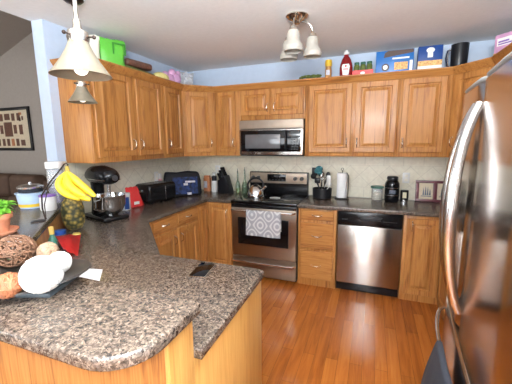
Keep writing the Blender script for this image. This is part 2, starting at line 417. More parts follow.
# windows behind the photographer
def window(n, x0, x1, z0, z1, y):
    b = B_()
    for a in ((x0 - .08, x0, z0 - .08, z1 + .08), (x1, x1 + .08, z0 - .08, z1 + .08), (x0, x1, z0 - .08, z0), (x0, x1, z1, z1 + .08), ((x0 + x1) / 2 - .03, (x0 + x1) / 2 + .03, z0, z1)):
        box(b, a[0], a[1], y, y + .05, a[2], a[3], 0.004)
    f = struct('window_%d' % n, b, 'white_paint')
    p = B_(); box(p, x0, x1, y + .002, y + .012, z0, z1); obj('window_pane', p, 'window_daylight', f)
window(1, -0.4, 1.6, 0.75, 2.25, YN)
window(2, -5.3, -3.1, 0.1, 2.3, YN)

# ---------------------------------------------------------------- cabinets
def pull(bm, c, length, vertical=True, out=0.028):
    L2 = length / 2; pts = []
    for i in range(9):
        t = -1 + 2 * i / 8
        d = out * (1 - t ** 4 * 0.9) if abs(t) < 1 else 0.0
        pts.append((c[0], c[1] - d, c[2] + t * L2) if vertical else (c[0] + t * L2, c[1] - d, c[2]))
    tube(bm, pts, 0.0048, 8)
    for s in (-1, 1):
        p = (c[0], c[1], c[2] + s * L2) if vertical else (c[0] + s * L2, c[1], c[2])
        ball(bm, p, 0.008, (1, 0.6, 1), 10)
def panel_rings(bm, x0, x1, z0, z1, rings):
    """raised panel front facing -Y; rings: (inset, outward)"""
    prev = None; fs = []
    for ins, o in rings:
        r = [bm.verts.new(p) for p in ((x0 + ins, -o, z0 + ins), (x1 - ins, -o, z0 + ins), (x1 - ins, -o, z1 - ins), (x0 + ins, -o, z1 - ins))]
        if prev:
            for i in range(4): fs.append(bm.faces.new((prev[i], prev[(i + 1) % 4], r[(i + 1) % 4], r[i])))
        else: fs.append(bm.faces.new(list(reversed(r))))
        prev = r
    fs.append(bm.faces.new(prev))
    bmesh.ops.recalc_face_normals(bm, faces=fs)
DOORR = [(0, 0), (0, 0.015), (0.004, 0.019), (0.050, 0.019), (0.057, 0.006), (0.066, 0.006), (0.092, 0.017)]
NARR = [(0, 0), (0, 0.015), (0.004, 0.019), (0.040, 0.019), (0.046, 0.006), (0.053, 0.006), (0.072, 0.017)]
DRAWR = [(0, 0), (0, 0.013), (0.006, 0.019)]
def cabinet(label, cat, loc, rz, w, d, z0, z1, doors=(), drawers=(), poly=None, group=None, name='wall_cabinet'):
    t = thing(name, label, cat, loc, rz, group)
    b = B_()
    if poly: prism(b, poly, z0, z1, 0.001)
    else: box(b, 0.001, w - 0.001, 0, d, z0, z1, 0.0015)
    obj('body', b, 'oak_upright', t)
    for x0, x1, a0, a1, hx, hz in doors:
        b = B_(); panel_rings(b, x0, x1, a0, a1, DOORR if x1 - x0 > 0.26 else NARR)
        dr = obj('door', b, 'oak_upright', t, 11)
        b = B_(); pull(b, (hx, -0.019, hz), 0.085); obj('handle', b, 'nickel', dr)
    for x0, x1, a0, a1 in drawers:
        b = B_(); panel_rings(b, x0, x1, a0, a1, DRAWR)
        dr = obj('drawer', b, 'oak_along', t, 11)
        b = B_(); pull(b, ((x0 + x1) / 2, -0.019, (a0 + a1) / 2), 0.095, False); obj('handle', b, 'nickel', dr)
    return t
ZU0, ZU1 = 1.385, 2.185
D0, D1 = 1.43, 2.135
GU = 'oak wall cabinets around the kitchen'; GB = 'oak base cabinets under the worktops'
W2 = 'wall cabinet'
# left run (faces +x): local x runs from the front of the room to the corner
cabinet('two-door oak wall cabinet at the left end, nearest the hanging lamps', W2, (XW + .33, -1.876, 0), PI / 2, 0.896, 0.33, ZU0, ZU1,
        [(0.03, 0.457, D0, D1, 0.43, 1.535), (0.505, 0.872, D0, D1, 0.53, 1.535)], group=GU)
cabinet('single-door oak wall cabinet between the left end unit and the angled left corner', W2, (XW + .33, -0.98, 0), PI / 2, 0.37, 0.33, ZU0, ZU1,
        [(0.037, 0.345, D0, D1, 0.065, 1.54)], group=GU)
cabinet('angled oak corner wall cabinet at the left corner, above the knife block', W2, (XW + .33, -0.61, 0), PI / 4, 0.396, 0.2, ZU0, ZU1,
        [(0.04, 0.356, D0, D1, 0.33, 1.545)], group=GU,
        poly=[(0.001, 0), (0.395, 0), (0.395 + .232, .233), (0.198, .66), (-.232, .233)])
cabinet('narrow single-door oak wall cabinet just left of the microwave', W2, (XW + .61, -.33, 0), 0, 0.344, 0.33, ZU0, ZU1,
        [(0.045, 0.275, D0, D1, 0.25, 1.545)], group=GU)
cabinet('short two-door oak wall cabinet above the microwave', W2, (0, -.33, 0), 0, 0.762, 0.33, 1.80, ZU1,
        [(0.002, 0.362, 1.85, D1, 0.33, 1.935), (0.386, 0.748, 1.85, D1, 0.415, 1.935)], group=GU)
cabinet('two-door oak wall cabinet right of the microwave, above the paper towel', W2, (0.764, -.33, 0), 0, 0.936, 0.33, ZU0, ZU1,
        [(0.045, 0.485, D0, D1, 0.448, 1.53), (0.525, 0.915, D0, D1, 0.55, 1.53)], group=GU)
cabinet('single-door oak wall cabinet above the dark lidded jar and framed print', W2, (1.70, -.33, 0), 0, 0.44, 0.33, ZU0, ZU1,
        [(0.022, 0.395, D0, D1, 0.045, 1.525)], group=GU)
cabinet('angled oak corner wall cabinet beside the refrigerator top, right of the row', W2, (2.14, -.33, 0), -math.atan2(.28, .24), 0.368, 0.2, ZU0, ZU1,
        [(0.03, 0.335, D0, D1, 0.055, 1.53)], group=GU,
        poly=[tuple((Matrix.Rotation(math.atan2(.28, .24), 2) @ Vector((X_ - 2.14, Y_ + .33)))) for X_, Y_ in ((2.1405, -.3305), (2.3795, -.609), (2.745, -.609), (2.745, -.009), (2.1405, -.009))])
cabinet('oak wall cabinet on the right wall behind the refrigerator top, under the pink box', W2, (2.38, -0.61, 0), -PI / 2, 1.20, 0.365, ZU0, ZU1,
        [(0.03, 0.58, D0, D1, 0.555, 1.53), (0.62, 1.17, D0, D1, 0.645, 1.53)], group=GU)
# crown moulding, swept with mitred corners
path = [(XW, -1.876), (XW + .33, -1.876), (XW + .33, -.61), (XW + .61, -.33), (2.14, -.33), (2.38, -.61), (2.38, -1.81)]
prof = [(0.0, 2.140), (0.010, 2.140), (0.014, 2.150), (0.020, 2.156), (0.034, 2.178), (0.043, 2.190), (0.047, 2.194), (0.047, 2.206), (0.0, 2.206)]
b = B_(); rows = []
for i, p in enumerate(path):
    p = Vector(p)
    def nrm(a, c): d = (Vector(c) - Vector(a)).normalized(); return Vector((d.y, -d.x))
    if i == 0: mt = nrm(path[0], path[1])
    elif i == len(path) - 1: mt = nrm(path[-2], path[-1])
    else:
        n1, n2 = nrm(path[i - 1], path[i]), nrm(path[i], path[i + 1]); mt = (n1 + n2); mt = mt / (mt.dot(n1))
    rows.append([b.verts.new((p.x + mt.x * o, p.y + mt.y * o, z)) for o, z in prof])
for a, c in zip(rows, rows[1:]):
    for k in range(len(prof)):
        j = (k + 1) % len(prof); b.faces.new((a[k], c[k], c[j], a[j]))
b.faces.new(rows[0]); b.faces.new(list(reversed(rows[-1])))
bmesh.ops.recalc_face_normals(b, faces=b.faces)
tag(obj('crown_molding', b, 'oak_along', None, 25), 'continuous oak crown molding along the top of the wall cabinets', 'molding')

# base cabinets
ZB = ZW - 0.038
XB = XW + .61
BC = 'base cabinet'
cabinet('oak base cabinet with two drawers over two doors on the left run', BC, (XB, -1.62, 0), PI / 2, 0.79, 0.60, 0, ZB,
        [(0.03, 0.370, 0.10, 0.69, 0.335, 0.585), (0.41, 0.770, 0.10, 0.69, 0.445, 0.585)],
        [(0.03, 0.370, 0.72, 0.838), (0.41, 0.770, 0.72, 0.838)], group=GB, name='base_cabinet')
# corner unit with a folding pair of door leaves
t = thing('corner_base_cabinet', 'oak corner base cabinet with folding doors, left of the range', BC, (XB, -.61, 0), 0, GB)
b = B_(); prism(b, [(-.60, .60), (-.60, -.218), (0, -.218), (0, 0), (.342, 0), (.342, .60)], 0, ZB, 0.001); obj('body', b, 'oak_upright', t)
b = B_(); panel_rings(b, 0.04, 0.30, 0.10, 0.835, NARR); dr = obj('door', b, 'oak_upright', t, 11)
b = B_(); pull(b, (0.27, -.019, 0.73), 0.085); obj('handle', b, 'nickel', dr)
b = B_(); panel_rings(b, -0.205, -0.02, 0.10, 0.835, NARR); dr = obj('door', b, 'oak_upright', t, 11); dr.rotation_euler = (0, 0, PI / 2)
cabinet('oak base cabinet with three drawers between range and dishwasher', BC, (0.766, -.61, 0), 0, 0.402, 0.60, 0, ZB, (),
        [(0.03, 0.372, 0.735, 0.838), (0.03, 0.372, 0.425, 0.705), (0.03, 0.372, 0.085, 0.395)], group=GB, name='base_cabinet')
cabinet('single-door oak base cabinet right of the dishwasher', BC, (1.782, -.61, 0), 0, 0.338, 0.60, 0, ZB,
        [(0.03, 0.312, 0.075, 0.825, 0.075, 0.752)], group=GB, name='base_cabinet')
cabinet('oak base cabinet turned along the right wall beside the refrigerator', BC, (2.12, -.612, 0), -PI / 2, 1.20, 0.60, 0, ZB,
        [(0.03, 0.58, 0.075, 0.825, 0.10, 0.752), (0.62, 1.17, 0.075, 0.825, 0.68, 0.752)], group=GB, name='base_cabinet')
# angled cabinet and peninsula
t = thing('peninsula_cabinet', 'oak base cabinet of the peninsula with plain end panel', BC, (0, 0, 0))
b = B_(); prism(b, [(XW + .01, -1.622), (XB, -1.622), (XB + .0, -1.68), (.31, -2.352), (.955, -2.352), (.955, -2.98), (.125, -2.98), (-.93, -1.935), (XW + .01, -1.935)], 0, ZB, 0.001); obj('body', b, 'oak_upright', t)
b = B_(); box(b, .955, .968, -2.978, -2.340, 0, ZB, 0.002); obj('end_panel', b, 'oak_bar', t)

# worktops
def counter(name, label, poly, z0, z1, cat='worktop', bev=0.008):
    b = B_(); prism(b, poly, z0, z1, bev, seg=3)
    return tag(obj(name, b, 'speckled_granite', None, 40), label, cat)
counter('worktop', 'brown speckled lower worktop from the range round the left corner to the peninsula end',
        [(XW + .009, -.009), (-.003, -.009), (-.003, -.645), (XB + .03, -.645), (XB + .03, -1.665), (.33, -2.327), (.955, -2.327), (.985, -2.345), (.999, -2.983), (.125, -2.983), (-.925, -1.935), (XW + .009, -1.935)], ZB, ZW)
counter('worktop', 'brown speckled worktop right of the range, above dishwasher and drawers',
        [(.765, -.009), (XR - .001, -.009), (XR - .001, -1.81), (2.09, -1.81), (2.09, -.645), (.765, -.645)], ZB, ZW)
# knee wall under the raised bar
t = thing('breakfast_bar', 'oak-faced raised breakfast bar wall behind the peninsula', 'breakfast bar', (0, 0, 0))
b = B_(); prism(b, [(.955, -2.985), (.955, -3.10), (.035, -3.10), (-1.10, -1.985), (-1.10, -1.955), (-.93, -1.955), (.122, -2.985)], 0, 1.03, 0.001); obj('wall_panel', b, 'oak_along' if False else 'oak_upright', t)
b = B_(); box(b, .955, .972, -3.106, -2.984, 0, 1.03, 0.003); obj('end_panel', b, 'oak_bar', t)
b = B_()
tube(b, [(.80, -3.10, .965), (.80, -3.15, .985)], 0.032, 20)
obj('bracket', b, 'oak_bar', t)
poly = [(1.0, -2.987), (1.012, -3.0)]
for i in range(11):
    a = 0 - PI / 2 * i / 10
    poly.append((.882 + .13 * math.cos(a), -3.165 + .13 * math.sin(a)))
poly += [(-.015, -3.297), (-1.15, -2.16), (-1.15, -1.955), (-.91, -1.955), (.122, -2.987)]
counter('bar_top', 'brown speckled raised bar top with rounded corner, holding the tray', poly, 1.031, 1.07, 'bar top', 0.009)

# ---------------------------------------------------------------- range
t = thing('range', 'stainless and black freestanding electric range between the base cabinets', 'stove', (0.001, -0.012, 0))
b = B_(); box(b, 0.003, .757, -.62, 0, 0.02, .868, 0.003)
for x in (.06, .70):
    for y in (-.55, -.05): lathe(b, [(.02, 0), (.02, .02)], (x, y, 0), 12)
obj('body', b, 'black_plastic', t)
b = B_(); box(b, 0.0, .760, -.662, -.075, .869, .902, 0.006); ct = obj('cooktop', b, 'black_glass', t)
for x, y, r in ((.19, -.20, .075), (.57, -.20, .095), (.19, -.47, .105), (.57, -.47, .08)):
    b = B_()
    for q in (r, r * .6):
        tube(b, arc((x, y, .9022), q, 0, 2 * PI * 35 / 36, 35, 'xy'), .0012, 4, closed=True)
    obj('burner_ring', b, 'grey_window', ct)
b = B_(); box(b, 0.0, .760, -.075, 0, .869, 1.175, 0.01); bg = obj('backguard', b, 'black_gloss', t)
b = B_(); box(b, 0.014, .746, -.083, -.074, 1.035, 1.165, 0.004); fp = obj('control_panel', b, 'panel_steel', bg)
b = B_(); box(b, .245, .485, -.087, -.082, 1.062, 1.150, 0.002); obj('display', b, 'black_glass', bg)
b = B_()
for i in range(5): box(b, .265 + i * .042, .285 + i * .042, -.0885, -.0865, 1.075, 1.082)
obj('lettering', b, 'grey_window', bg)
b = B_(); box(b, .33, .40, -.0885, -.0865, 1.118, 1.135); obj('clock', b, 'grey_window', bg)
for x in (.055, .125, .605, .685):
    b = B_(); tube(b, [(x, -.083, 1.10), (x, -.112, 1.10)], [.026, .021], 20); box(b, x - .004, x + .004, -.118, -.11, 1.078, 1.122, 0.002); obj('knob', b, 'knob_dark', bg)
b = B_(); box(b, 0.006, .754, -.655, -.62, .262, .862, 0.006); od = obj('oven_door', b, 'range_steel', t)
b = B_(); box(b, 0.004, .756, -.658, -.645, .825, .864, 0.005); obj('door_top_trim', b, 'black_gloss', od)
b = B_(); box(b, .083, .672, -.659, -.652, .405, .715, 0.004); obj('window', b, 'black_glass', od)
b = B_(); tube(b, [(.02, -.655, .80), (.022, -.690, .802)] + [(x, -.712, .803) for x in (.04, .2, .38, .56, .72)] + [(.738, -.690, .802), (.74, -.655, .80)], .0125, 10); obj('handle', b, 'handle_steel', od)
b = B_(); box(b, 0.006, .754, -.65, -.62, .035, .252, 0.006); sd = obj('storage_drawer', b, 'range_steel', t)
b = B_(); tube(b, [(.02, -.65, .205), (.022, -.675, .205)] + [(x, -.693, .205) for x in (.04, .2, .38, .56, .72)] + [(.738, -.675, .205), (.74, -.65, .205)], .012, 10); obj('handle', b, 'handle_steel', sd)

# towel over the oven handle
def drape(x0, x1, path, th, rip=0.004, k=26, nx=24):
    b = B_(); g = []
    for i in range(nx + 1):
        x = x0 + (x1 - x0) * i / nx; row = []
        for j, (y, z) in enumerate(path):
            a = min(1, abs(j - len(path) * .45) / 5)
            row.append(b.verts.new((x, y + rip * math.sin(k * x + j * .25) * a, z + 0.002 * math.sin(9 * x) * a)))
        g.append(row)
    for i in range(nx):
        for j in range(len(path) - 1): b.faces.new((g[i][j], g[i + 1][j], g[i + 1][j + 1], g[i][j + 1]))
    bmesh.ops.recalc_face_normals(b, faces=b.faces)
    bmesh.ops.solidify(b, geom=list(b.faces), thickness=th)
    return b
cy, cz, rr_ = -.724, .803, .0155
pth = [(-.700, z) for z in (.60, .64, .68, .72, .76, .79)] + [(cy + rr_ * math.cos(a), cz + rr_ * math.sin(a)) for a in [math.radians(d) for d in (0, 45, 90, 135, 180)]] + [(cy - rr_ - .001 * i, cz - .0295 * i) for i in range(1, 10)]
tag(obj('dish_towel', drape(.215, .605, pth, .003), 'lattice_towel', None, 60), 'grey and white lattice dish towel hanging on the oven handle', 'towel')

# ---------------------------------------------------------------- microwave
t = thing('microwave', 'stainless over-the-range microwave hung above the stove', 'microwave', (0.001, -0.002, 1.388))
b = B_(); box(b, 0.002, .758, -.37, 0, 0, .405, 0.003); obj('body', b, 'black_plastic', t)
b = B_(); box(b, 0.002, .758, -.395, -.37, .302, .405, 0.004)
obj('vent_panel', b, 'panel_steel', t)
b = B_()
for k in range(3): box(b, .02, .74, -.3965, -.394, .303 + k * .0035, .305 + k * .0035)
obj('vent_slots', b, 'black_plastic', t)
b = B_(); box(b, 0.002, .758, -.400, -.37, .012, .300, 0.006); md = obj('door', b, 'brushed_steel', t)
b = B_(); box(b, .022, .735, -.404, -.398, .050, .288, 0.004); obj('door_glass', b, 'black_glass', md)
b = B_(); box(b, .078, .50, -.4055, -.4035, .085, .245, 0.001); obj('window', b, 'grey_window', md)
b = B_(); tube(b, [(.572, -.403, .06), (.572, -.432, .085), (.572, -.440, .17), (.572, -.432, .255), (.572, -.403, .282)], .0105, 10); obj('handle', b, 'black_plastic', md)
b = B_()
for i in range(3):
    for j in range(6): box(b, .625 + i * .03, .643 + i * .03, -.4055, -.4038, .07 + j * .027, .082 + j * .027)
box(b, .62, .715, -.4055, -.4038, .245, .272)
obj('keypad', b, 'knob_dark', md)

# ---------------------------------------------------------------- dishwasher
t = thing('dishwasher', 'stainless dishwasher with black control panel under the worktop', 'dishwasher', (1.174, -0.02, 0))
b = B_(); box(b, .003, .600, -.57, 0, .01, .85, 0.002); obj('body', b, 'black_plastic', t)
b = B_(); box(b, .004, .600, -.610, -.57, .10, .712, 0.006); obj('door', b, 'brushed_steel', t)
b = B_(); box(b, .004, .600, -.612, -.57, .716, .852, 0.008); cp = obj('control_panel', b, 'black_gloss', t)
b = B_(); box(b, .20, .42, -.622, -.61, .80, .815, 0.005); box(b, .215, .405, -.617, -.61, .775, .80, 0.004); obj('handle', b, 'black_plastic', cp)
b = B_()
for i in range(4): box(b, .045 + i * .014, .055 + i * .014, -.6135, -.611, .772, .778)
for i in range(6): box(b, .43 + i * .022, .442 + i * .022, -.6135, -.611, .772, .776)
obj('lettering', b, 'grey_window', cp)
b = B_(); box(b, .004, .600, -.575, -.555, .005, .095, 0.003); obj('kick_plate', b, 'black_gloss', t)

# ---------------------------------------------------------------- refrigerator
t = thing('refrigerator', 'tall stainless french door refrigerator at the right edge', 'refrigerator', (1.85, -2.3, 0), math.radians(-5))
b = B_(); box(b, .085, .85, -.64, .43, .03, 1.76, 0.006)
for x in (.12, .8):
    for y in (-.4, .4): lathe(b, [(.02, 0), (.02, .03)], (x, y, 0), 12)
obj('body', b, 'fridge_side', t)
def bow_door(y0, y1, z0, z1, bow=0.005):
    b = B_(); n = 10; pl = []
    for i in range(n + 1):
        y = y0 + (y1 - y0) * i / n; q = abs(-1 + 2 * i / n)
        x = -bow * (1 - q * q) + (0.014 * max(0, (q - .9) / .1) ** 2)
        pl.append((x, y))
    pl += [(.075, y1), (.075, y0)]
    prism(b, pl, z0, z1, 0.010, seg=3); return b
for y0, y1, s in ((.003, .43, 1), (-.64, -.003, -1)):
    dr = obj('door', bow_door(y0, y1, .735, 1.766), 'fridge_steel', t)
    q_ = obj('top_trim', bow_door(y0, y1, 1.767, 1.785), 'grey_trim', dr)
    b = B_(); pts = []
    yc = s * .028
    for i in range(25):
        u = -1 + 2 * i / 24
        z = 1.255 + u * .425
        out = .067 * (1 - abs(u) ** 2.4) ** .9 if abs(u) < 1 else 0
        pts.append((-.004 - out, yc + s * .030 * (1 - u * u), z))
    tube(b, pts, [.014 + .008 * (1 - abs(-1 + 2 * i / 24)) for i in range(25)], 12, flat=1.2)
    obj('handle', b, 'handle_steel', dr)
fd = obj('freezer_drawer', bow_door(-.64, .43, .06, .725, 0.012), 'fridge_steel', t)
b = B_(); pts = []
for i in range(25):
    u = -1 + 2 * i / 24
    pts.append((-.010 - .046 * (1 - abs(u) ** 3) ** .8 if abs(u) < 1 else -.004, u * .38, .64))
tube(b, pts, .009, 10); obj('handle', b, 'handle_steel', fd)
b = B_(); box(b, .06, .09, -.42, .42, .012, .058, 0.003); obj('kick_grille', b, 'black_plastic', t)

# dark towel hanging over the freezer handle
b = B_(); g = []
npt = 22
for i in range(15):
    y = -.27 + .29 * i / 14; row = []
    hx = -.010 - .046 * (1 - abs(y / .38) ** 3) ** .8
    pinch = 1
    for j in range(npt):
        if j < 5: z = .48 + (.64 - .48) * j / 4; x = hx + .014 ; yy = y
        elif j < 9:
            a = (j - 4) / 4 * PI; x = hx + .014 * math.cos(a); z = .64 + .014 * math.sin(a); yy = y
        else:
            s = (j - 8) / (npt - 9); z = .64 - s * .50
            x = hx - .014 - .045 * math.sin(s * PI * .75) - .008 * math.sin(i * 1.3) * s
            yy = y + (y + .12) * .55 * s
        row.append(b.verts.new((x, yy, z)))
    g.append(row)
for i in range(14):
    for j in range(npt - 1): b.faces.new((g[i][j], g[i + 1][j], g[i + 1][j + 1], g[i][j + 1]))
bmesh.ops.recalc_face_normals(b, faces=b.faces); bmesh.ops.solidify(b, geom=list(b.faces), thickness=.004)
for v in b.verts: v.co = Matrix.Translation((1.85, -2.3, 0)) @ Matrix.Rotation(math.radians(-5), 4, 'Z') @ v.co
tag(obj('hand_towel', b, 'navy_cloth', None, 60), 'dark navy cloth draped over the freezer handle of the refrigerator', 'towel')

# ---------------------------------------------------------------- lamps
def shade_profile(R, r, h, t=.004):
    o = []
    for i in range(13):
        s = i / 12
        o.append((r + (R - r) * (0.12 * s + .88 * s ** 1.35), h * (1 - s)))
    o.append((R + .004, -.004))
    return o + [(a - t, z + (.002 if k else .0)) for k, (a, z) in enumerate(reversed(o))]
def pendant(loc, label, zr):
    t = thing('pendant_lamp', label, 'pendant lamp', loc, 0, 'glass pendant lamps above the breakfast bar')
    top = loc[2]; R0 = zr - top
    b = B_(); lathe(b, [(0, -.0), (.062, 0), (.064, -.008), (.05, -.022), (.018, -.034), (.012, -.045), (0, -.045)], (0, 0, 0), 24); obj('canopy', b, 'dark_bronze', t)
    b = B_(); tube(b, [(0, 0, -.04), (0, 0, R0 + .135)], .0065, 10); obj('rod', b, 'nickel', t)
    b = B_(); tube(b, [(-.012, .006, -.03), (-.016, .008, R0 / 2), (-.012, .006, R0 + .15)], .0015, 6); obj('cord', b, 'dark_bronze', t)
    b = B_(); lathe(b, [(0, R0 + .175), (.012, R0 + .173), (.014, R0 + .145), (.030, R0 + .138), (.034, R0 + .118), (.030, R0 + .100), (0, R0 + .100)], (0, 0, 0), 20)
    so = obj('socket', b, 'nickel', t)
    for k in range(3):
        a = 2 * PI * k / 3 + .5; b = B_()
        tube(b, [(.03 * math.cos(a), .03 * math.sin(a), R0 + .122), (.046 * math.cos(a), .046 * math.sin(a), R0 + .122)], .003, 6)
        ball(b, (.049 * math.cos(a), .049 * math.sin(a), R0 + .122), .0065, n=8); obj('thumb_screw', b, 'dark_bronze', so)
    b = B_(); lathe(b, shade_profile(.090, .030, .105), (0, 0, R0 + .004), 40); obj('lamp_shade', b, 'lamp_glass', t, 60)
    b = B_(); ball(b, (0, 0, R0 + .024), .023, (1, 1, 1.0), 16); lathe(b, [(.014, 0), (.014, .055)], (0, 0, R0 + .04), 12); bu = obj('bulb', b, 'bulb_glow', t); bu['label'] = 'glowing white bulb'
    return t
pendant((.553, -2.94, ZC), 'large near cream glass pendant lamp hanging over the bar tray', 1.765)
pendant((-.437, -2.10, ZC), 'smaller far cream glass pendant lamp hanging behind the near one', 1.828)

t = thing('ceiling_light', 'three-arm nickel ceiling light with frosted bell shades', 'ceiling light', (.885, -1.27, ZC))
b = B_(); lathe(b, [(0, 0), (.085, 0), (.088, -.008), (.070, -.028), (.03, -.045), (.02, -.06), (0, -.062)], (0, 0, 0), 28); obj('canopy', b, 'nickel', t)
for k, (dx, dy) in enumerate(((.005, -.13), (.108, .068), (-.085, .085))):
    b = B_(); P0 = Vector((dx * .15, dy * .15, -.045)); P3 = Vector((dx, dy, -.115))
    pts = [P0 * (1 - s) ** 3 + 3 * s * (1 - s) ** 2 * (P0 + Vector((dx * .5, dy * .5, .02))) + 3 * s * s * (1 - s) * (P3 + Vector((0, 0, .055))) + P3 * s ** 3 for s in [i / 10 for i in range(11)]]
    tube(b, pts, .006, 8); ar = obj('arm', b, 'nickel', t)
    b = B_(); lathe(b, [(0, -.105), (.010, -.106), (.016, -.118), (.028, -.124), (.031, -.150), (0, -.150)], (dx, dy, 0), 20); obj('socket', b, 'nickel', ar)
    prof = [(.028, -.148), (.040, -.150), (.047, -.170), (.049, -.200), (.052, -.222), (.062, -.240), (.072, -.258), (.074, -.276), (.068, -.292), (.065, -.292), (.070, -.275), (.068, -.260), (.058, -.242), (.048, -.222), (.045, -.200), (.043, -.172), (.036, -.155)]
    b = B_(); lathe(b, prof, (dx, dy, 0), 32); obj('lamp_shade', b, 'frosted_glass', ar, 50)
    b = B_(); ball(b, (dx, dy, -.20), .024, (1, 1, 1.3), 12); obj('bulb', b, 'white_plastic', ar)

# ---------------------------------------------------------------- outlets
def outlet(label, M, plug=None):
    t = thing('outlet_plate', label, 'outlet', (0, 0, 0)); t.matrix_world = M
    b = B_(); box(b, -.036, .036, -.006, 0, -.058, .058, 0.003); obj('plate', b, 'white_plastic', t)
    b = B_()
    for z in (-.022, .022): box(b, -.016, .016, -.008, -.005, z - .015, z + .015, 0.004)
    s = obj('socket', b, 'cream_plastic', t)
outlet('white wall outlet on the tile above the small can, right side', Matrix.Translation((1.835, -.0085, 1.14)))
outlet('white wall outlet on the tile above the knife block', Matrix.Translation((-.50, -.0085, 1.18)))
outlet('white wall outlet on the left tile above the toaster', Matrix.Translation((XW + .0085, -.745, 1.15)) @ Matrix.Rotation(PI / 2, 4, 'Z'))
t = thing('air_freshener', 'white and pink plug-in air freshener in the outlet above the toaster', 'air freshener', (XW + .018, -.715, 1.13))
b = B_(); box(b, 0, .035, -.022, .022, -.01, .055, 0.01); obj('body', b, 'white_plastic', t)
b = B_(); box(b, .005, .04, -.018, .018, -.06, -.01, 0.008); obj('refill', b, 'pink_flower', t)

# ---------------------------------------------------------------- living room
t = thing('sofa', 'brown leather sofa against the far living room wall', 'sofa', (-5.65, .06, 0))
b = B_(); box(b, -1.45, 1.45, -.42, .45, .08, .42, 0.04); box(b, -1.45, 1.45, .22, .50, .42, .86, 0.06)
obj('frame', b, 'brown_leather', t)
for s in (-1, 1):
    b = B_(); box(b, s * 1.32 - .14, s * 1.32 + .14, -.45, .45, .1, .66, 0.07, seg=4); obj('arm', b, 'brown_leather', t)
    b = B_()
    for q in (-.36, .40): lathe(b, [(.03, 0), (.035, .09)], (s * 1.3, q, 0), 12)
    obj('feet', b, 'dark_bronze', t)
for k in range(3):
    x = -1.18 + k * .785
    b = B_(); box(b, x + .005, x + .78, -.46, .2, .40, .54, 0.05, seg=4); obj('seat_cushion', b, 'brown_leather', t)
    b = B_(); box(b, x + .005, x + .78, .05, .36, .5, .96, 0.10, seg=5); obj('back_cushion', b, 'brown_leather', t)
t = thing('picture_frame', 'large black-framed collage of small photos on the living room wall', 'picture', (-5.79, .598, 1.865))
b = B_()
for a in ((-.72, -.66, -.445, .445), (.66, .72, -.445, .445), (-.66, .66, .385, .445), (-.66, .66, -.445, -.385)): box(b, a[0], a[1], -.035, 0, a[2], a[3], 0.006)
obj('frame', b, 'black_plastic', t)
b = B_(); box(b, -.661, .661, -.012, -.001, -.386, .386); mt_ = obj('mat_board', b, 'cream_print', t)
for x, z, w_, h_ in [(0, .0, .26, .30)] + [(x, .25, .10, .15) for x in (-.52, -.36, -.19, .19, .36)] + [(0, .26, .17, .13)] + [(x, 0, .10, .18) for x in (-.36, -.22, .22)] + [(.40, -.01, .11, .2), (-.52, 0, .11, .2)] + [(x, -.27, .09, .15) for x in (-.52, -.36, -.2, -.05, .10, .25)] + [(.42, -.28, .13, .12), (.40, .20, .05, .08), (.48, .22, .05, .08), (.42, .31, .09, .05)]:
    b = B_(); box(b, x - w_ / 2, x + w_ / 2, -.015, -.0115, z - h_ / 2, z + h_ / 2); obj('photo', b, random.choice(['dark_print', 'brown_wrap', 'grape_print']) if w_ > .15 else random.choice(['brown_wrap', 'brown_wrap', 'dark_print', 'orange_tin']), mt_)

# ---------------------------------------------------------------- things on the bar
# tray
TC = Vector((.400, -3.105, 1.07)); TA = math.radians(20)
t = thing('decor_tray', 'long dark metal tray on a grey foot, full of woven balls', 'tray', TC, TA)
b = B_(); NR, NA = 10, 48; A_, B2 = .212, .148
def tz(u, rr): return .022 + .030 * rr ** 3 * (0.35 + .65 * abs(u) ** 2)
rows = [[b.verts.new((0, 0, .022))]]
for i in range(1, NR + 1):
    rr = i / NR
    rows.append([b.verts.new((A_ * rr * math.cos(2 * PI * k / NA), B2 * rr * math.sin(2 * PI * k / NA), tz(math.cos(2 * PI * k / NA), rr))) for k in range(NA)])
for k in range(NA): b.faces.new((rows[0][0], rows[1][k], rows[1][(k + 1) % NA]))
for a, c in zip(rows[1:], rows[2:]):
    for k in range(NA): b.faces.new((a[k], c[k], c[(k + 1) % NA], a[(k + 1) % NA]))
bmesh.ops.recalc_face_normals(b, faces=b.faces); bmesh.ops.solidify(b, geom=list(b.faces), thickness=.006)
obj('dish', b, 'tray_metal', t, 60)
b = B_(); box(b, -.14, .14, -.085, .085, 0.0, .0155, 0.003); obj('foot', b, 'tray_foot', t)

def woven(name, label, c, r, mat, n, tr, core=None, sq=(1, 1, 1), group='woven balls in the tray'):
    b = B_()
    for i in range(n):
        ax = Vector((random.gauss(0, 1), random.gauss(0, 1), random.gauss(0, 1))).normalized()
        u = ax.orthogonal().normalized(); v = ax.cross(u)
        off = random.uniform(-.45, .45) * r; q = math.sqrt(r * r - off * off) * random.uniform(.93, 1.0)
        w1 = random.uniform(0, 6)
        pts = []
        for k in range(26):
            a = 2 * PI * k / 26
            p = ax * (off + .04 * r * math.sin(3 * a + w1)) + (u * math.cos(a) + v * math.sin(a)) * q
            pts.append((p.x * sq[0], p.y * sq[1], p.z * sq[2]))
        tube(b, pts, tr, 5, closed=True)
    if core: ball(b, (0, 0, 0), r * core, sq, 24)
    o = obj(name, b, mat, None, 80, loc=c)
    return tag(o, label, 'decorative ball', group)
woven('woven_ball', 'large white woven cord ball in the tray', (.553, -3.148, 1.152), .055, 'white_cord', 60, .003, .95)
woven('woven_ball', 'smaller white woven cord ball behind the large white one', (.490, -3.045, 1.142), .036, 'white_cord', 45, .0026, .95)
woven('woven_ball', 'large brown twig ball at the back of the tray', (.275, -3.053, 1.160), .063, 'twig', 34, .0026, None, (1.08, 1.08, .9))
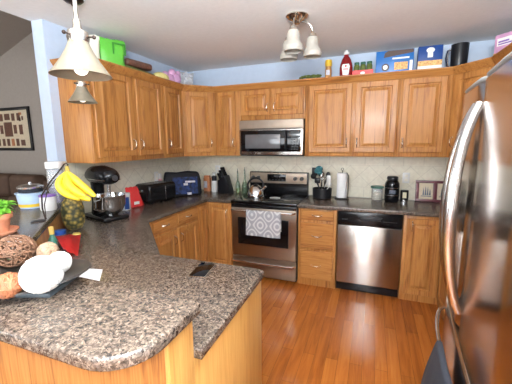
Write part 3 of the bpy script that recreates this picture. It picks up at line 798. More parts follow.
woven('woven_ball', 'small orange-brown woven ball at the left of the tray', (.490, -3.205, 1.132), .036, 'orange_twig', 34, .0034, .85)
woven('woven_ball', 'tan woven ball between the brown twig ball and the red packet', (.362, -2.994, 1.148), .033, 'tan_twig', 50, .0028, .8)

# plant
t = thing('potted_plant', 'leafy green plant in a terracotta pot at the left edge', 'potted plant', (-.388, -2.754, 1.07))
b = B_(); lathe(b, [(0, 0), (.085, 0), (.098, .012), (.100, .022), (.094, .022), (.086, .012), (0, .010)], (0, 0, 0), 36); obj('saucer', b, 'terracotta', t)
b = B_(); lathe(b, [(0, .0105), (.055, .0105), (.070, .085), (.079, .085), (.082, .112), (.074, .112), (.070, .095), (0, .092)], (0, 0, 0), 36); obj('pot', b, 'terracotta', t)
b = B_(); lathe(b, [(0, .1), (.068, .1), (.068, .093), (0, .093)], (0, 0, 0), 24); obj('soil', b, 'soil', t)
b = B_()
def leaf(b, p, d, ln, wd, droop=.3):
    p = Vector(p); d = Vector(d).normalized(); s = d.cross(Vector((0, 0, 1)));
    if s.length < .01: s = Vector((1, 0, 0))
    s.normalize(); L_, R_, C_ = [], [], []
    n = 5
    for i in range(n + 1):
        q = i / n; c = p + d * ln * q + Vector((0, 0, -droop * ln * q * q)); wq = wd * math.sin(PI * (q * .92 + .06)) ** .8
        C_.append(b.verts.new(c)); L_.append(b.verts.new(c + s * wq + Vector((0, 0, wq * .3)))); R_.append(b.verts.new(c - s * wq + Vector((0, 0, wq * .3))))
    for i in range(n):
        b.faces.new((C_[i], L_[i], L_[i + 1], C_[i + 1])); b.faces.new((C_[i], C_[i + 1], R_[i + 1], R_[i]))
for i in range(130):
    a = random.uniform(0, 2 * PI); el = random.uniform(.05, 1.3); h = random.uniform(.01, .055); rr = random.uniform(0, .06)
    st = (rr * math.cos(a), rr * math.sin(a), .10 + h)
    leaf(b, st, (math.cos(a) * math.cos(el), math.sin(a) * math.cos(el), math.sin(el) * .9), random.uniform(.045, .075), random.uniform(.018, .027), .5)
for i in range(14):
    a = random.uniform(0, 2 * PI); tube(b, [(0, 0, .095), (.03 * math.cos(a), .03 * math.sin(a), .15)], .002, 5)
bmesh.ops.solidify(b, geom=list(b.faces), thickness=.0006)
obj('foliage', b, 'leaf_green', t, 60)

# banana stand and bananas
t = thing('banana_stand', 'dark bent-wire banana hanger on the raised bar', 'banana holder', (-.45, -2.49, 1.07))
b = B_(); lathe(b, [(0, 0), (.040, 0), (.040, .004), (0, .007)], (0, 0, 0), 28); obj('base', b, 'dark_bronze', t)
b = B_(); d_ = Vector((.935, .354, 0))
hp = [(0, 0, .006), (-.012, 0, .08), (-.006, 0, .16), (.045, 0, .23), (.11, 0, .30), (.155, 0, .352), (.168, 0, .358), (.176, 0, .348), (.172, 0, .335)]
tube(b, [(d_ * x) + Vector((.028, .026, z)) for x, _, z in hp], .0045, 8); obj('hook', b, 'dark_bronze', t)
b = B_(); tube(b, [(d_ * x) + Vector((0, 0.0, z)) + Vector((.022, .034, 0)) for x, z in ((0, .006), (.0, .10), (.03, .19), (.08, .25), (.12, .28))], .003, 8); obj('brace', b, 'dark_bronze', t)
hk = Vector((-.422, -2.464, 1.07)) + d_ * .170 + Vector((0, 0, .318))
t = thing('banana_bunch', 'bunch of yellow bananas hanging from the dark hanger', 'bananas', hk)
b = B_(); tube(b, [(0, 0, .022), (0, 0, -.012)], [.009, .014], 10); obj('stem', b, 'banana_stem', t)
nrm_ = Vector((.354, -.935, 0))
for k, (cx_, cz_, tx_, tz_, dep) in enumerate(((-.15, -.11, .06, -.175, .0), (-.10, -.13, .10, -.185, -.03), (-.03, -.10, .135, -.178, .024), (.02, -.05, .15, -.160, -.008), (-.02, -.08, .115, -.150, .04))):
    b = B_(); pts = []; rs = []
    for i in range(13):
        s = i / 12
        pts.append(d_ * (2 * s * (1 - s) * cx_ + s * s * tx_) + nrm_ * (dep * math.sin(s * PI * .6)) + Vector((0, 0, -.008 + 2 * s * (1 - s) * cz_ + s * s * tz_)))
        rs.append(.0050 + .0180 * math.sin(min(1, s * 1.9) * PI / 2) * (1 if s < .75 else math.cos((s - .75) / .25 * 1.2)))
    tube(b, pts, rs, 10); bn = obj('banana', b, 'banana', t, 50)
    b = B_(); ball(b, pts[-1], .0052, n=8); obj('tip', b, 'banana_stem', bn)

# jars and tubs at the far end of the bar
t = thing('storage_jar', 'tall clear jar with a white screw lid on the bar', 'jar', (-.90, -2.025, 1.07)); t.scale = (.84, .84, 1)
b = B_(); lathe(b, [(0, 0), (.066, 0), (.070, .01), (.070, .25), (.064, .275), (.060, .275), (.065, .248), (.065, .012), (0, .008)], (0, 0, 0), 28); obj('body', b, 'clear_glass', t)
b = B_(); lathe(b, [(0, .335), (.072, .335), (.076, .328), (.076, .285), (.070, .28), (0, .28)], (0, 0, 0), 28); obj('lid', b, 'white_plastic', t)
b = B_(); lathe(b, [(0, .012), (.062, .012), (.062, .13), (0, .14)], (0, 0, 0), 24); obj('contents', b, 'purple', t)
t = thing('plastic_tub', 'pale blue round tub with printed band on the bar', 'tub', (-.935, -2.205, 1.07)); t.scale = (.9, .9, 1)
b = B_(); lathe(b, [(0, 0), (.085, 0), (.092, .02), (.104, .105), (.112, .108), (.112, .116), (0, .118)], (0, 0, 0), 36); tb = obj('body', b, 'pale_blue_plastic', t)
b = B_(); lathe(b, [(.0925, .012), (.0955, .035), (.0945, .035), (.0915, .012)], (0, 0, 0), 36); obj('band', b, 'spice_yellow', t)
t = thing('lidded_tin', 'short dark tin with silver lid stacked on the pale blue tub', 'tin', (-.935, -2.205, 1.1885)); t.scale = (.9, .9, 1)
b = B_(); lathe(b, [(0, 0), (.085, 0), (.085, .030), (0, .030)], (0, 0, 0), 32); obj('body', b, 'navy_cloth', t)
b = B_(); lathe(b, [(0, .030), (.094, .030), (.096, .042), (.07, .054), (.025, .060), (0, .060)], (0, 0, 0), 32); obj('lid', b, 'handle_steel', t)
b = B_(); ball(b, (0, 0, .066), .012, n=10); obj('knob', b, 'handle_steel', t)
t = thing('white_canister', 'small white canister beside the pale blue tub', 'canister', (-.715, -2.235, 1.07))
b = B_(); lathe(b, [(0, 0), (.048, 0), (.052, .01), (.052, .10), (0, .10)], (0, 0, 0), 28); obj('body', b, 'white_plastic', t)
b = B_(); lathe(b, [(0, .100), (.055, .100), (.055, .112), (.02, .118), (0, .118)], (0, 0, 0), 28); obj('lid', b, 'purple', t)
t = thing('flower_dish', 'small pink flower-topped dish left of the tin', 'dish', (-1.08, -2.10, 1.07))
b = B_(); lathe(b, [(0, 0), (.03, 0), (.045, .02), (.04, .02), (.028, .006), (0, .006)], (0, 0, 0), 24); obj('saucer', b, 'white_plastic', t)
b = B_(); tube(b, [(0, 0, .006), (.012, .004, .075), (.02, .006, .12)], .004, 6); obj('stem', b, 'pine_leaf', t)
b = B_()
for k in range(9):
    a = k * 2 * PI / 9; ball(b, (.02 + .018 * math.cos(a), .006 + .018 * math.sin(a), .13 + .006 * (k % 2)), .014, (1, 1, .7), 8)
obj('blossom', b, 'pink_flower', t)

# ---------------------------------------------------------------- things on the lower worktop, peninsula side
t = thing('pineapple', 'whole green-brown pineapple behind the bananas', 'pineapple', (-.648, -2.100, ZW))
pr = [(0, 0), (.03, .0), (.05, .010), (.066, .045), (.073, .10), (.072, .15), (.062, .20), (.042, .232), (.02, .242), (0, .243)]
b = B_(); lathe(b, [(r_ * 1.08, z_ * 1.06) for r_, z_ in pr], (0, 0, 0), 32); obj('fruit', b, 'pineapple_skin', t, 60)
b = B_()
for i in range(46):
    a = i * 2.4; el = .25 + 1.2 * i / 46; ln = .09 + .09 * i / 46
    leaf(b, (.012 * math.cos(a), .012 * math.sin(a), .250 + .0006 * i), (math.cos(a) * math.cos(el), math.sin(a) * math.cos(el), math.sin(el)), ln, .012, .25)
bmesh.ops.solidify(b, geom=list(b.faces), thickness=.0008); obj('crown', b, 'pine_leaf', t, 60)

# cell phone
t = thing('cell_phone', 'black phone lying on the peninsula worktop', 'phone', (.690, -2.45, ZW), math.radians(10))
b = B_(); box(b, -.043, .043, -.085, .085, 0, .009, 0.004); obj('case', b, 'nickel', t)
b = B_(); box(b, -.040, .040, -.083, .083, .009, .0105, 0.0005); obj('screen', b, 'black_glass', t)

# papers, red packet, small bottle beside the bar
b = B_(); prism(b, [(.085, -2.635), (.19, -2.615), (.33, -2.77), (.215, -2.80)], ZW, ZW + .0015); tag(obj('paper_sheet', b, 'paper', None), 'white paper sheet lying beside the tray on the worktop', 'paper')
t = thing('snack_packet', 'crumpled red packet lying behind the white balls', 'packet', (-.30, -2.345, ZW))
b = B_(); g = []
cor = [Vector((-.081, -.095, .065)), Vector((-.077, .079, .040)), Vector((.225, -.195, .010)), Vector((.12, -.20, .040))]
for i in range(9):
    row = []
    for j in range(9):
        u, v_ = i / 8, j / 8
        p = (cor[0] * (1 - u) + cor[1] * u) * (1 - v_) + (cor[3] * (1 - u) + cor[2] * u) * v_
        p = p + Vector((0, 0, .030 * math.sin(PI * u) * math.sin(PI * v_) + random.uniform(0, .008)))
        row.append(b.verts.new(p))
    g.append(row)
for i in range(8):
    for j in range(8): b.faces.new((g[i][j], g[i + 1][j], g[i + 1][j + 1], g[i][j + 1]))
bmesh.ops.solidify(b, geom=list(b.faces), thickness=.006)
obj('pouch', b, 'red_foil', t, 20)
b = B_(); lathe(b, [(0, 0), (.022, 0), (.018, .006), (0, .008)], (.06, -.06, .088), 14, sx=1.3); obj('label', b, 'amber', t)
t = thing('corked_bottle', 'small amber corked bottle between bar edge and pineapple', 'bottle', (-.285, -2.530, ZW))
b = B_(); lathe(b, [(0, 0), (.022, 0), (.024, .008), (.024, .085), (.012, .105), (.012, .12), (0, .12)], (0, 0, 0), 20); obj('glass', b, 'dark_green_plastic', t)
b = B_(); lathe(b, [(0, .12), (.0145, .12), (.0145, .165), (0, .168)], (0, 0, 0), 16); obj('cork', b, 'amber', t)
t = thing('blue_lidded_jar', 'small jar with dark blue lid beside the corked bottle', 'jar', (-.435, -2.375, ZW))
b = B_(); lathe(b, [(0, 0), (.03, 0), (.032, .008), (.032, .06), (0, .06)], (0, 0, 0), 20); obj('glass', b, 'clear_glass', t)
b = B_(); lathe(b, [(0, .06), (.036, .06), (.036, .085), (0, .088)], (0, 0, 0), 20); obj('lid', b, 'deep_blue', t)
b = B_(); g = []
for i in range(7):
    row = []
    for j in range(5): row.append(b.verts.new((-.04 + .016 * i, -.03 + .016 * j, .033 + .016 * math.sin(i * 1.7 + j * .9))))
    g.append(row)
for i in range(6):
    for j in range(4): b.faces.new((g[i][j], g[i + 1][j], g[i + 1][j + 1], g[i][j + 1]))
bmesh.ops.solidify(b, geom=list(b.faces), thickness=.001)
o = obj('crumpled_paper', b, 'paper', None, 20, loc=(-.13, -2.815, 1.055)); tag(o, 'crumpled white paper between tray and corked bottle', 'paper')

# stand mixer
t = thing('stand_mixer', 'black stand mixer with steel bowl on the left worktop', 'stand mixer', (-.70, -1.745, ZW), math.radians(-18)); t.scale = (1.13, 1.13, 1.14)
b = B_(); box(b, -.17, .17, -.10, .10, 0, .035, 0.015, seg=3); obj('base', b, 'black_gloss', t)
b = B_(); tube(b, [(-.11, 0, .02), (-.115, 0, .12), (-.11, 0, .24), (-.10, 0, .28)], [.062, .048, .048, .055], 20); obj('column', b, 'black_gloss', t)
b = B_(); tube(b, [(-.195, 0, .325), (-.18, 0, .325), (-.12, 0, .33), (0, 0, .335), (.10, 0, .33), (.15, 0, .325), (.165, 0, .322)], [.03, .062, .082, .085, .074, .055, .02], 24, flat=.85); hd = obj('head', b, 'black_gloss', t, 60)
b = B_(); tube(b, [(-.17, 0, .305), (.0, 0, .308), (.135, 0, .305)], [.072, .0875, .067], 24, flat=.14); obj('band', b, 'bright_chrome', hd)
b = B_(); tube(b, [(.16, 0, .322), (.185, 0, .322)], .022, 16); obj('attachment_knob', b, 'bright_chrome', hd)
b = B_(); tube(b, [(.075, 0, .26), (.075, 0, .18)], .012, 12); tube(b, arc((.075, 0, .13), .05, 0, 2 * PI * 19 / 20, 19, 'xz'), .005, 6, closed=True); obj('beater', b, 'bright_chrome', t)
b = B_(); lathe(b, [(0, .037), (.05, .037), (.052, .045), (.085, .065), (.108, .11), (.112, .185), (.116, .188), (.112, .190), (.104, .11), (.08, .07), (0, .045)], (.075, 0, 0), 36); bo = obj('bowl', b, 'bright_chrome', t, 50)
b = B_(); tube(b, [(.075 + .112 * .5, -.097, .17), (.14, -.14, .165), (.142, -.145, .11), (.13, -.09, .085)], .006, 8); obj('bowl_handle', b, 'bright_chrome', bo)
b = B_(); tube(b, [(-.20, 0, .32), (-.235, .02, .25), (-.215, .03, .12), (-.18, .05, .02)], .004, 6); obj('power_cord', b, 'black_plastic', t)

# ---------------------------------------------------------------- left counter things
t = thing('white_canister', 'white canister with blue edge in front of the red bag', 'canister', (-.80, -1.42, ZW))
b = B_(); lathe(b, [(0, 0), (.050, 0), (.052, .006), (.052, .14), (0, .14)], (0, 0, 0), 24); obj('body', b, 'white_plastic', t)
b = B_(); lathe(b, [(0, .14), (.054, .14), (.054, .165), (0, .168)], (0, 0, 0), 24); obj('lid', b, 'white_label', t)
b = B_(); prism(b, [(.05 * math.cos(a), .05 * math.sin(a)) for a in [math.radians(d) for d in range(-50, 1, 10)]] + [(.0545 * math.cos(a), .0545 * math.sin(a)) for a in [math.radians(d) for d in range(0, -51, -10)]], .01, .13); obj('label', b, 'deep_blue', t)
t = thing('chip_bag', 'bright red folded bag leaning beside the toaster', 'bag', (-.80, -1.265, ZW), math.radians(75))
b = B_(); g = []
for i in range(9):
    row = []
    for j in range(11):
        u = i / 8 * 2 - 1; v_ = j / 10
        fat = .035 * math.sqrt(max(0, 1 - u * u)) * math.sin(PI * min(1, v_ * 1.15 + .12)) ** .5 if v_ < .75 else .004 + .01 * (1 - v_)
        row.append((u * (.095 - .03 * v_) - .045 * v_, fat, v_ * .21 + .004 * math.sin(i * 2.1)))
    g.append(row)
for sgn in (-1, 1):
    vv = [[b.verts.new((x, sgn * f_, z)) for x, f_, z in row] for row in g]
    for i in range(8):
        for j in range(10): b.faces.new((vv[i][j], vv[i + 1][j], vv[i + 1][j + 1], vv[i][j + 1]))
bmesh.ops.remove_doubles(b, verts=b.verts, dist=.0015); bmesh.ops.recalc_face_normals(b, faces=b.faces)
obj('pouch', b, 'red_foil', t, 30)
b = B_(); box(b, -.05, .01, -.042, -.038, .030, .060, .001); obj('label', b, 'white_label', t)
t = thing('toaster', 'black two-slot toaster on the left worktop', 'toaster', (-.79, -.955, ZW), math.radians(80))
b = B_(); box(b, -.20, .20, -.125, .125, .012, .215, 0.04, seg=4)
for x in (-.14, .14):
    for y in (-.08, .08): lathe(b, [(.014, 0), (.014, .014)], (x, y, 0), 10)
obj('body', b, 'black_gloss', t)
b = B_()
for y in (-.045, .045): box(b, -.14, .14, y - .016, y + .016, .2135, .2175, 0.001)
obj('slots', b, 'grey_window', t)
b = B_(); box(b, -.216, -.198, -.02, .02, .13, .15, 0.004); box(b, .02, .027, -.1275, -.122, .03, .18, .001); obj('lever', b, 'handle_steel', t)
t = thing('lunch_bag', 'shiny navy and blue patterned bag in the left corner', 'bag', (-.73, -.53, ZW), math.radians(38)); t.scale = (1, 1, 1.1)
b = B_(); vs = box(b, -.235, .235, -.10, .10, 0, .27, 0.03, seg=3)
bmesh.ops.subdivide_edges(b, edges=list(b.edges), cuts=2, use_grid_fill=True)
for v in b.verts:
    q = v.co; v.co = Vector((q.x * (1 - .10 * q.z / .3) + .006 * math.sin(q.z * 50 + q.x * 20), q.y * (1 - .55 * q.z / .28) + .007 * math.sin(q.x * 31 + q.z * 22), max(0, q.z) + (.006 * math.sin(q.x * 18) if q.z > .2 else 0)))
obj('body', b, 'navy_foil', t, 50)
b = B_(); g = []
for i in range(11):
    row = []
    for j in range(9):
        x = -.12 + .30 * i / 10; z = .03 + .185 * j / 8
        row.append(b.verts.new((x, -.1*(1-.55*z/.28) - .010 - .004 * math.sin(x * 31 + z * 22), z)))
    g.append(row)
for i in range(10):
    for j in range(8): b.faces.new((g[i][j], g[i + 1][j], g[i + 1][j + 1], g[i][j + 1]))
bmesh.ops.solidify(b, geom=list(b.faces), thickness=.003); pp = obj('front_print', b, 'blue_print', t, 60)
b = B_(); box(b, .03, .15, -.096, -.090, .155, .175, .002); box(b, .01, .06, -.100, -.094, .125, .150, .002); box(b, -.19, -.14, -.118, -.10, .03, .10, .004); box(b, .05, .10, -.112, -.10, .02, .045, .002); obj('white_print', b, 'pale_print', t)
b = B_(); tube(b, [(-.10, 0, .262), (-.08, 0, .30), (0, 0, .312), (.08, 0, .30), (.10, 0, .262)], .006, 8); 
b.free()
t = thing('spice_tin', 'tall orange-brown tin between blue bag and white bottle', 'tin', (-.60, -.135, ZW))
b = B_(); box(b, -.045, .045, -.03, .03, 0, .185, 0.006); obj('body', b, 'orange_tin', t)
b = B_(); box(b, -.04, .04, -.026, .026, .185, .215, 0.006); obj('cap', b, 'orange_tin', t)
b = B_(); box(b, -.036, .012, -.032, -.0295, .05, .14, 0.001); obj('label', b, 'pale_print', t)
t = thing('water_bottle', 'white bottle with black collar left of the knife block', 'bottle', (-.485, -.15, ZW))
b = B_(); lathe(b, [(0, 0), (.040, 0), (.042, .01), (.042, .13), (.034, .15), (0, .15)], (0, 0, 0), 24); obj('body', b, 'white_plastic', t)
b = B_(); lathe(b, [(0, .15), (.034, .15), (.034, .21), (.028, .215), (0, .215)], (0, 0, 0), 24); obj('collar', b, 'black_plastic', t)
b = B_(); lathe(b, [(0, .215), (.024, .215), (.026, .24), (.02, .262), (0, .265)], (0, 0, 0), 20); obj('cap', b, 'clear_glass', t)

t = thing('knife_block', 'black knife block with dark-handled knives left of the range', 'knife block', (-.30, -.19, ZW), math.radians(-8))
b = B_(); prism(b, [(-.085, 0), (.095, 0), (.095, .03), (.03, .235), (-.085, .165)], -.05, .05, 0.003)
for v in b.verts: v.co = Vector((v.co.x, v.co.z, v.co.y))
bmesh.ops.recalc_face_normals(b, faces=b.faces); obj('block', b, 'black_plastic', t)
k = 0
for y in (-.03, 0, .03):
    for s in (0.2, .5, .8):
        p = Vector((-.085 + .115 * s, y, .165 + .07 * s)); d = Vector((-.55, 0, .83)) if False else Vector((-.40, 0, .80)).normalized()
        b = B_(); ln = .085 + .02 * ((k * 7) % 3); tube(b, [p, p + d * ln * .5, p + d * ln], [.010, .008, .011], 8, flat=1.3); obj('knife_handle', b, 'black_gloss', t); k += 1
for q, (x, h, lb, gl) in enumerate(((-.150, .27, 'slim clear green oil bottle beside the knife block', .030), (-.052, .29, 'taller green oil bottle nearest the range, dark liquid in it', .038))):
    t = thing('oil_bottle', lb, 'bottle', (x, -.13, ZW), 0, 'oil bottles left of the range')
    b = B_(); lathe(b, [(0, 0), (gl, 0), (gl + .002, .006), (gl + .001, .09), (gl * .75, .13), (.011, .17), (.009, h), (0, h)], (0, 0, 0), 24); obj('glass', b, 'green_glass', t)
    b = B_(); lathe(b, [(0, .003), (gl - .003, .003), (gl - .003, .06), (0, .06)], (0, 0, 0), 20); obj('oil', b, 'amber' if q == 0 else 'black_glass', t)
    b = B_(); lathe(b, [(0, h + .0005), (.011, h + .0005), (.006, h + .02), (.004, h + .045), (0, h + .045)], (0, 0, 0), 12); obj('pourer', b, 'black_plastic', t)

# kettle and spoon rest on the range
t = thing('kettle', 'stainless kettle with black handle on the left burner', 'kettle', (.215, -.43, .8905)); t.scale = (1.08, 1.08, 1.08)
b = B_(); lathe(b, [(0, 0), (.092, 0), (.10, .012), (.098, .05), (.082, .10), (.055, .135), (.034, .145), (0, .148)], (0, 0, 0), 32); obj('body', b, 'bright_chrome', t, 50)
b = B_(); lathe(b, [(0, .147), (.034, .146), (.02, .158), (0, .160)], (0, 0, 0), 20); ball(b, (0, 0, .168), .011, n=10); obj('lid', b, 'black_plastic', t)
b = B_(); tube(b, [(.07, -.01, .09), (.105, -.015, .125), (.118, -.017, .14)], [.018, .014, .012], 12); obj('spout', b, 'bright_chrome', t)
b = B_(); tube(b, [(-.085, 0, .09)] + arc((0, 0, .13), .095, PI * .95, PI * .12, 12, 'xz') + [(.075, 0, .10)], .008, 8, flat=1.4); obj('handle', b, 'black_plastic', t)
t = thing('spoon_rest', 'small white oval spoon rest on the black cooktop', 'spoon rest', (.44, -.40, .8915))
b = B_(); lathe(b, [(0, 0), (.04, 0), (.058, .014), (.055, .016), (.038, .004), (0, .003)], (0, 0, 0), 28, sx=1.1, sy=.8); obj('dish', b, 'white_plastic', t)

# utensil crock
t = thing('utensil_crock', 'round black utensil crock right of the range', 'crock', (.945, -.17, ZW))
b = B_(); lathe(b, [(0, 0), (.100, 0), (.108, .01), (.110, .115), (.104, .115), (.100, .015), (0, .012)], (0, 0, 0), 36); obj('body', b, 'black_plastic', t)
CK = Vector((.945, -.17, ZW))
def utensil(name, label, foot, tip, mat, head):
    t = thing(name, label, 'utensil', CK, 0, 'cooking utensils in the black crock')
    foot, tip = Vector(foot), Vector(tip)
    b = B_(); tube(b, [foot, foot.lerp(tip, .5), tip], .005, 8); obj('handle', b, mat, t)
    d = (tip - foot).normalized(); b = B_()
    head(b, tip, d); obj('head', b, mat, t, 50)
utensil('spatula', 'black slotted spatula leaning left in the crock', (.0, .02, .016), (-.085, -.02, .27), 'black_plastic', lambda b, p, d: box(b, p.x - .035, p.x + .03, p.y - .004, p.y + .004, p.z - .01, p.z + .085, .004))
utensil('ladle', 'black ladle standing at the left of the crock', (.02, -.02, .016), (-.10, .02, .23), 'black_plastic', lambda b, p, d: ball(b, p + d * .02, .034, (1, .6, 1), 12))
utensil('whisk', 'steel wire whisk in the middle of the crock', (-.02, -.03, .016), (.0, -.06, .20), 'bright_chrome', lambda b, p, d: [tube(b, [p] + [p + d * (.10 * s) + Vector((math.cos(a), math.sin(a), 0)) * .026 * math.sin(PI * s) for s in (.2, .4, .6, .8, 1)], .0018, 5) for a in [k * PI / 3 for k in range(6)]])
utensil('serving_spoon', 'black serving spoon at the right of the crock', (-.02, .01, .016), (.055, .0, .24), 'black_plastic', lambda b, p, d: ball(b, p + d * .03, .035, (.8, .3, 1.1), 12))
utensil('turner', 'white plastic turner at the right of the crock', (-.03, -.02, .016), (.075, -.05, .22), 'white_plastic', lambda b, p, d: box(b, p.x - .022, p.x + .028, p.y - .004, p.y + .004, p.z - .06, p.z + .05, .006))
utensil('measuring_scoop', 'white scoop low at the right of the crock', (.0, -.05, .016), (.09, -.075, .15), 'white_plastic', lambda b, p, d: lathe(b, [(0, 0), (.02, 0), (.026, .035), (.022, .035), (.017, .004), (0, .004)], p, 14))
utensil('spoon', 'black slotted spoon standing at the centre back of the crock', (.0, .04, .016), (-.02, .05, .25), 'black_plastic', lambda b, p, d: ball(b, p + d * .02, .036, (1, .4, 1.1), 12))
utensil('masher', 'black potato masher low at the front of the crock', (.01, .0, .016), (-.045, -.07, .19), 'black_plastic', lambda b, p, d: box(b, p.x - .032, p.x + .032, p.y - .012, p.y + .012, p.z - .01, p.z + .05, .008))
utensil('tongs', 'steel tongs between whisk and white turner', (.01, -.04, .016), (.035, -.07, .19), 'bright_chrome', lambda b, p, d: [tube(b, [p - d * .02, p + d * .05 + Vector((s * .012, 0, 0)), p + d * .07], .004, 6) for s in (-1, 1)])
t = thing('oven_mitt', 'teal cloth mitt draped on the utensils in the crock', 'oven mitt', CK + Vector((-.035, -.03, .285)))
b = B_()
ball(b, (0, 0, .055), .042, (1.0, .45, .9), 16); ball(b, (.005, 0, .02), .036, (.9, .5, 1.0), 16); ball(b, (-.036, 0, .03), .020, (1.0, .6, 1.3), 12)
obj('cloth', b, 'teal_cloth', t, 60)

t = thing('paper_towel_holder', 'upright black wire holder carrying a white paper towel roll', 'paper towel holder', (1.165, -.15, ZW))
b = B_(); lathe(b, [(0, 0), (.078, 0), (.078, .010), (.03, .014), (0, .014)], (0, 0, 0), 28); obj('base', b, 'black_plastic', t)
b = B_(); tube(b, [(0, 0, .01), (0, 0, .325)] , .005, 8); tube(b, arc((0, 0, .338), .014, -PI / 2, PI * 1.4, 12, 'xz'), .0035, 6)
tube(b, [(.066, -.02, .01), (.075, -.022, .15), (.07, -.02, .27), (.05, -.015, .30), (.03, -.01, .285), (.036, -.01, .265)], .005, 6); obj('wire', b, 'black_plastic', t)
t = thing('paper_towel_roll', 'white paper towel roll on the black wire holder', 'paper towel', (1.165, -.15, ZW + .0145))
b = B_(); lathe(b, [(.0185, 0), (.056, 0), (.058, .004), (.058, .278), (.056, .282), (.0185, .282), (.0185, 0)], (0, 0, 0), 36); obj('roll', b, 'towel_roll', t)

t = thing('cookie_jar', 'squat glass jar of pale food with flat green lid', 'jar', (1.543, -.16, ZW))
b = B_(); lathe(b, [(0, 0), (.050, 0), (.058, .012), (.058, .12), (.052, .142), (.048, .142), (.054, .12), (.054, .014), (0, .010)], (0, 0, 0), 28); obj('glass', b, 'clear_glass', t)
b = B_(); lathe(b, [(0, .012), (.050, .014), (.051, .09), (.03, .105), (0, .11)], (0, 0, 0), 20); obj('contents', b, 'flour', t)
b = B_(); lathe(b, [(0, .143), (.068, .143), (.070, .150), (.066, .162), (0, .165)], (0, 0, 0), 32); obj('lid', b, 'dark_green_plastic', t)
t = thing('dark_canister', 'large black glossy jar with pale bands beside the green-lidded jar', 'canister', (1.690, -.17, ZW))
b = B_(); lathe(b, [(0, 0), (.062, 0), (.072, .015), (.074, .07), (.072, .08), (.072, .15), (.074, .16), (.072, .20), (.055, .232), (.05, .236), (0, .236)], (0, 0, 0), 36); cj = obj('body', b, 'black_gloss', t)
b = B_()
for z in (.076, .155): tube(b, arc((0, 0, z), .0735, 0, 2 * PI * 39 / 40, 39, 'xy'), .0025, 6, closed=True)
obj('bands', b, 'handle_steel', t)
b = B_(); lathe(b, [(0, .2365), (.052, .2365), (.058, .245), (.056, .268), (.048, .275), (0, .277)], (0, 0, 0), 32); obj('lid', b, 'black_plastic', t)
b = B_(); box(b, -.03, .03, -.0765, -.0725, .095, .135, .001); obj('label', b, 'grape_print', t)
t = thing('seasoning_can', 'small dark can with silver base right of the black canister', 'can', (1.815, -.16, ZW))
b = B_(); lathe(b, [(0, .03), (.040, .03), (.040, .125), (.036, .13), (0, .13)], (0, 0, 0), 24); obj('body', b, 'black_plastic', t)
b = B_(); lathe(b, [(0, 0), (.036, 0), (.038, .0295), (0, .0295)], (0, 0, 0), 24); obj('base', b, 'handle_steel', t)
b = B_(); box(b, -.02, .018, -.0425, -.038, .05, .11, .001); obj('label', b, 'flour', t)

# framed print leaning on the backsplash
t = thing('framed_print', 'burgundy double frame with bistro prints leaning on the tile', 'picture frame', (1.93, -.065, ZW))
t.rotation_euler = (math.radians(-9), 0, 0)
b = B_(); X1 = .375
for a in ((0, X1, 0, .028), (0, X1, .20, .228), (0, .035, .028, .20), (.168, .207, .028, .20), (X1 - .035, X1, .028, .20)): box(b, a[0], a[1], -.018, 0, a[2], a[3], .003)
obj('frame', b, 'burgundy', t)
for x0 in (.035, .207):
    b = B_(); box(b, x0, x0 + .133, -.008, -.001, .028, .20); pr_ = obj('print', b, 'cream_print', t)
    b = B_()
    for dx, w_, h_ in ((.035, .016, .08), (.055, .018, .10), (.076, .016, .095), (.096, .018, .07)): prism(b, [(x0 + dx, .07), (x0 + dx + w_, .07), (x0 + dx + w_ * .8, .07 + h_ * .7), (x0 + dx + w_ * .5, .07 + h_), (x0 + dx + w_ * .3, .07 + h_ * .7)], -.0095, -.008)
    for v in b.verts: v.co = Vector((v.co.x, v.co.z, v.co.y))
    box(b, x0 + .02, x0 + .12, -.0095, -.008, .055, .064)
    obj('figures', b, 'grape_print', pr_)

# ---------------------------------------------------------------- things on top of the wall cabinets
ZT = ZU1
t = thing('vegetable_tray', 'flat clear-wrapped pack of greens on the cabinets above the microwave', 'pack', (.80, -.26, ZT))
b = B_(); box(b, -.13, .13, -.06, .06, 0, .035, .008); obj('tray', b, 'white_plastic', t)
b = B_()
for i in range(26): ball(b, (random.uniform(-.11, .11), random.uniform(-.045, .045), .045 + random.uniform(0, .02)), random.uniform(.013, .022), (1.3, .9, .7), 8)
obj('greens', b, 'pickle', t)
t = thing('spice_shaker', 'spice shaker with yellow cap left of the ketchup bottle', 'spice jar', (.99, -.25, ZT))
b = B_(); lathe(b, [(0, 0), (.033, 0), (.034, .005), (.034, .11), (.030, .135), (.030, .15), (0, .15)], (0, 0, 0), 24); obj('jar', b, 'spice_fill', t)
b = B_(); lathe(b, [(0, .15), (.036, .15), (.037, .185), (.033, .215), (0, .217)], (0, 0, 0), 24); obj('cap', b, 'spice_yellow', t)
b = B_(); box(b, -.02, .02, -.0365, -.032, .06, .11, .001); obj('label', b, 'pale_print', t)
t = thing('ketchup_bottle', 'dark red ketchup bottle with white cap on the cabinets', 'ketchup bottle', (1.172, -.25, ZT))
pr = [(0, 0), (.060, 0), (.066, .01), (.066, .12), (.060, .16), (.045, .205), (.030, .228), (.024, .235), (.024, .25), (0, .25)]
b = B_(); lathe(b, pr, (0, 0, 0), 32, sy=.62); obj('bottle', b, 'ketchup_red', t)
b = B_(); lathe(b, [(0, .25), (.030, .25), (.030, .272), (.018, .278), (.014, .292), (0, .293)], (0, 0, 0), 24); obj('cap', b, 'white_plastic', t)
b = B_(); prism(b, [(-.028, .045), (.028, .045), (.040, .125), (.030, .150), (-.030, .150), (-.040, .125)], -.0455, -.0415)
for v in b.verts: v.co = Vector((v.co.x, v.co.z, v.co.y))
bmesh.ops.recalc_face_normals(b, faces=b.faces); lb = obj('label', b, 'white_label', t)
b = B_()
for i in range(5): box(b, -.022 + i * .010, -.016 + i * .010, -.0468, -.0452, .092, .108)
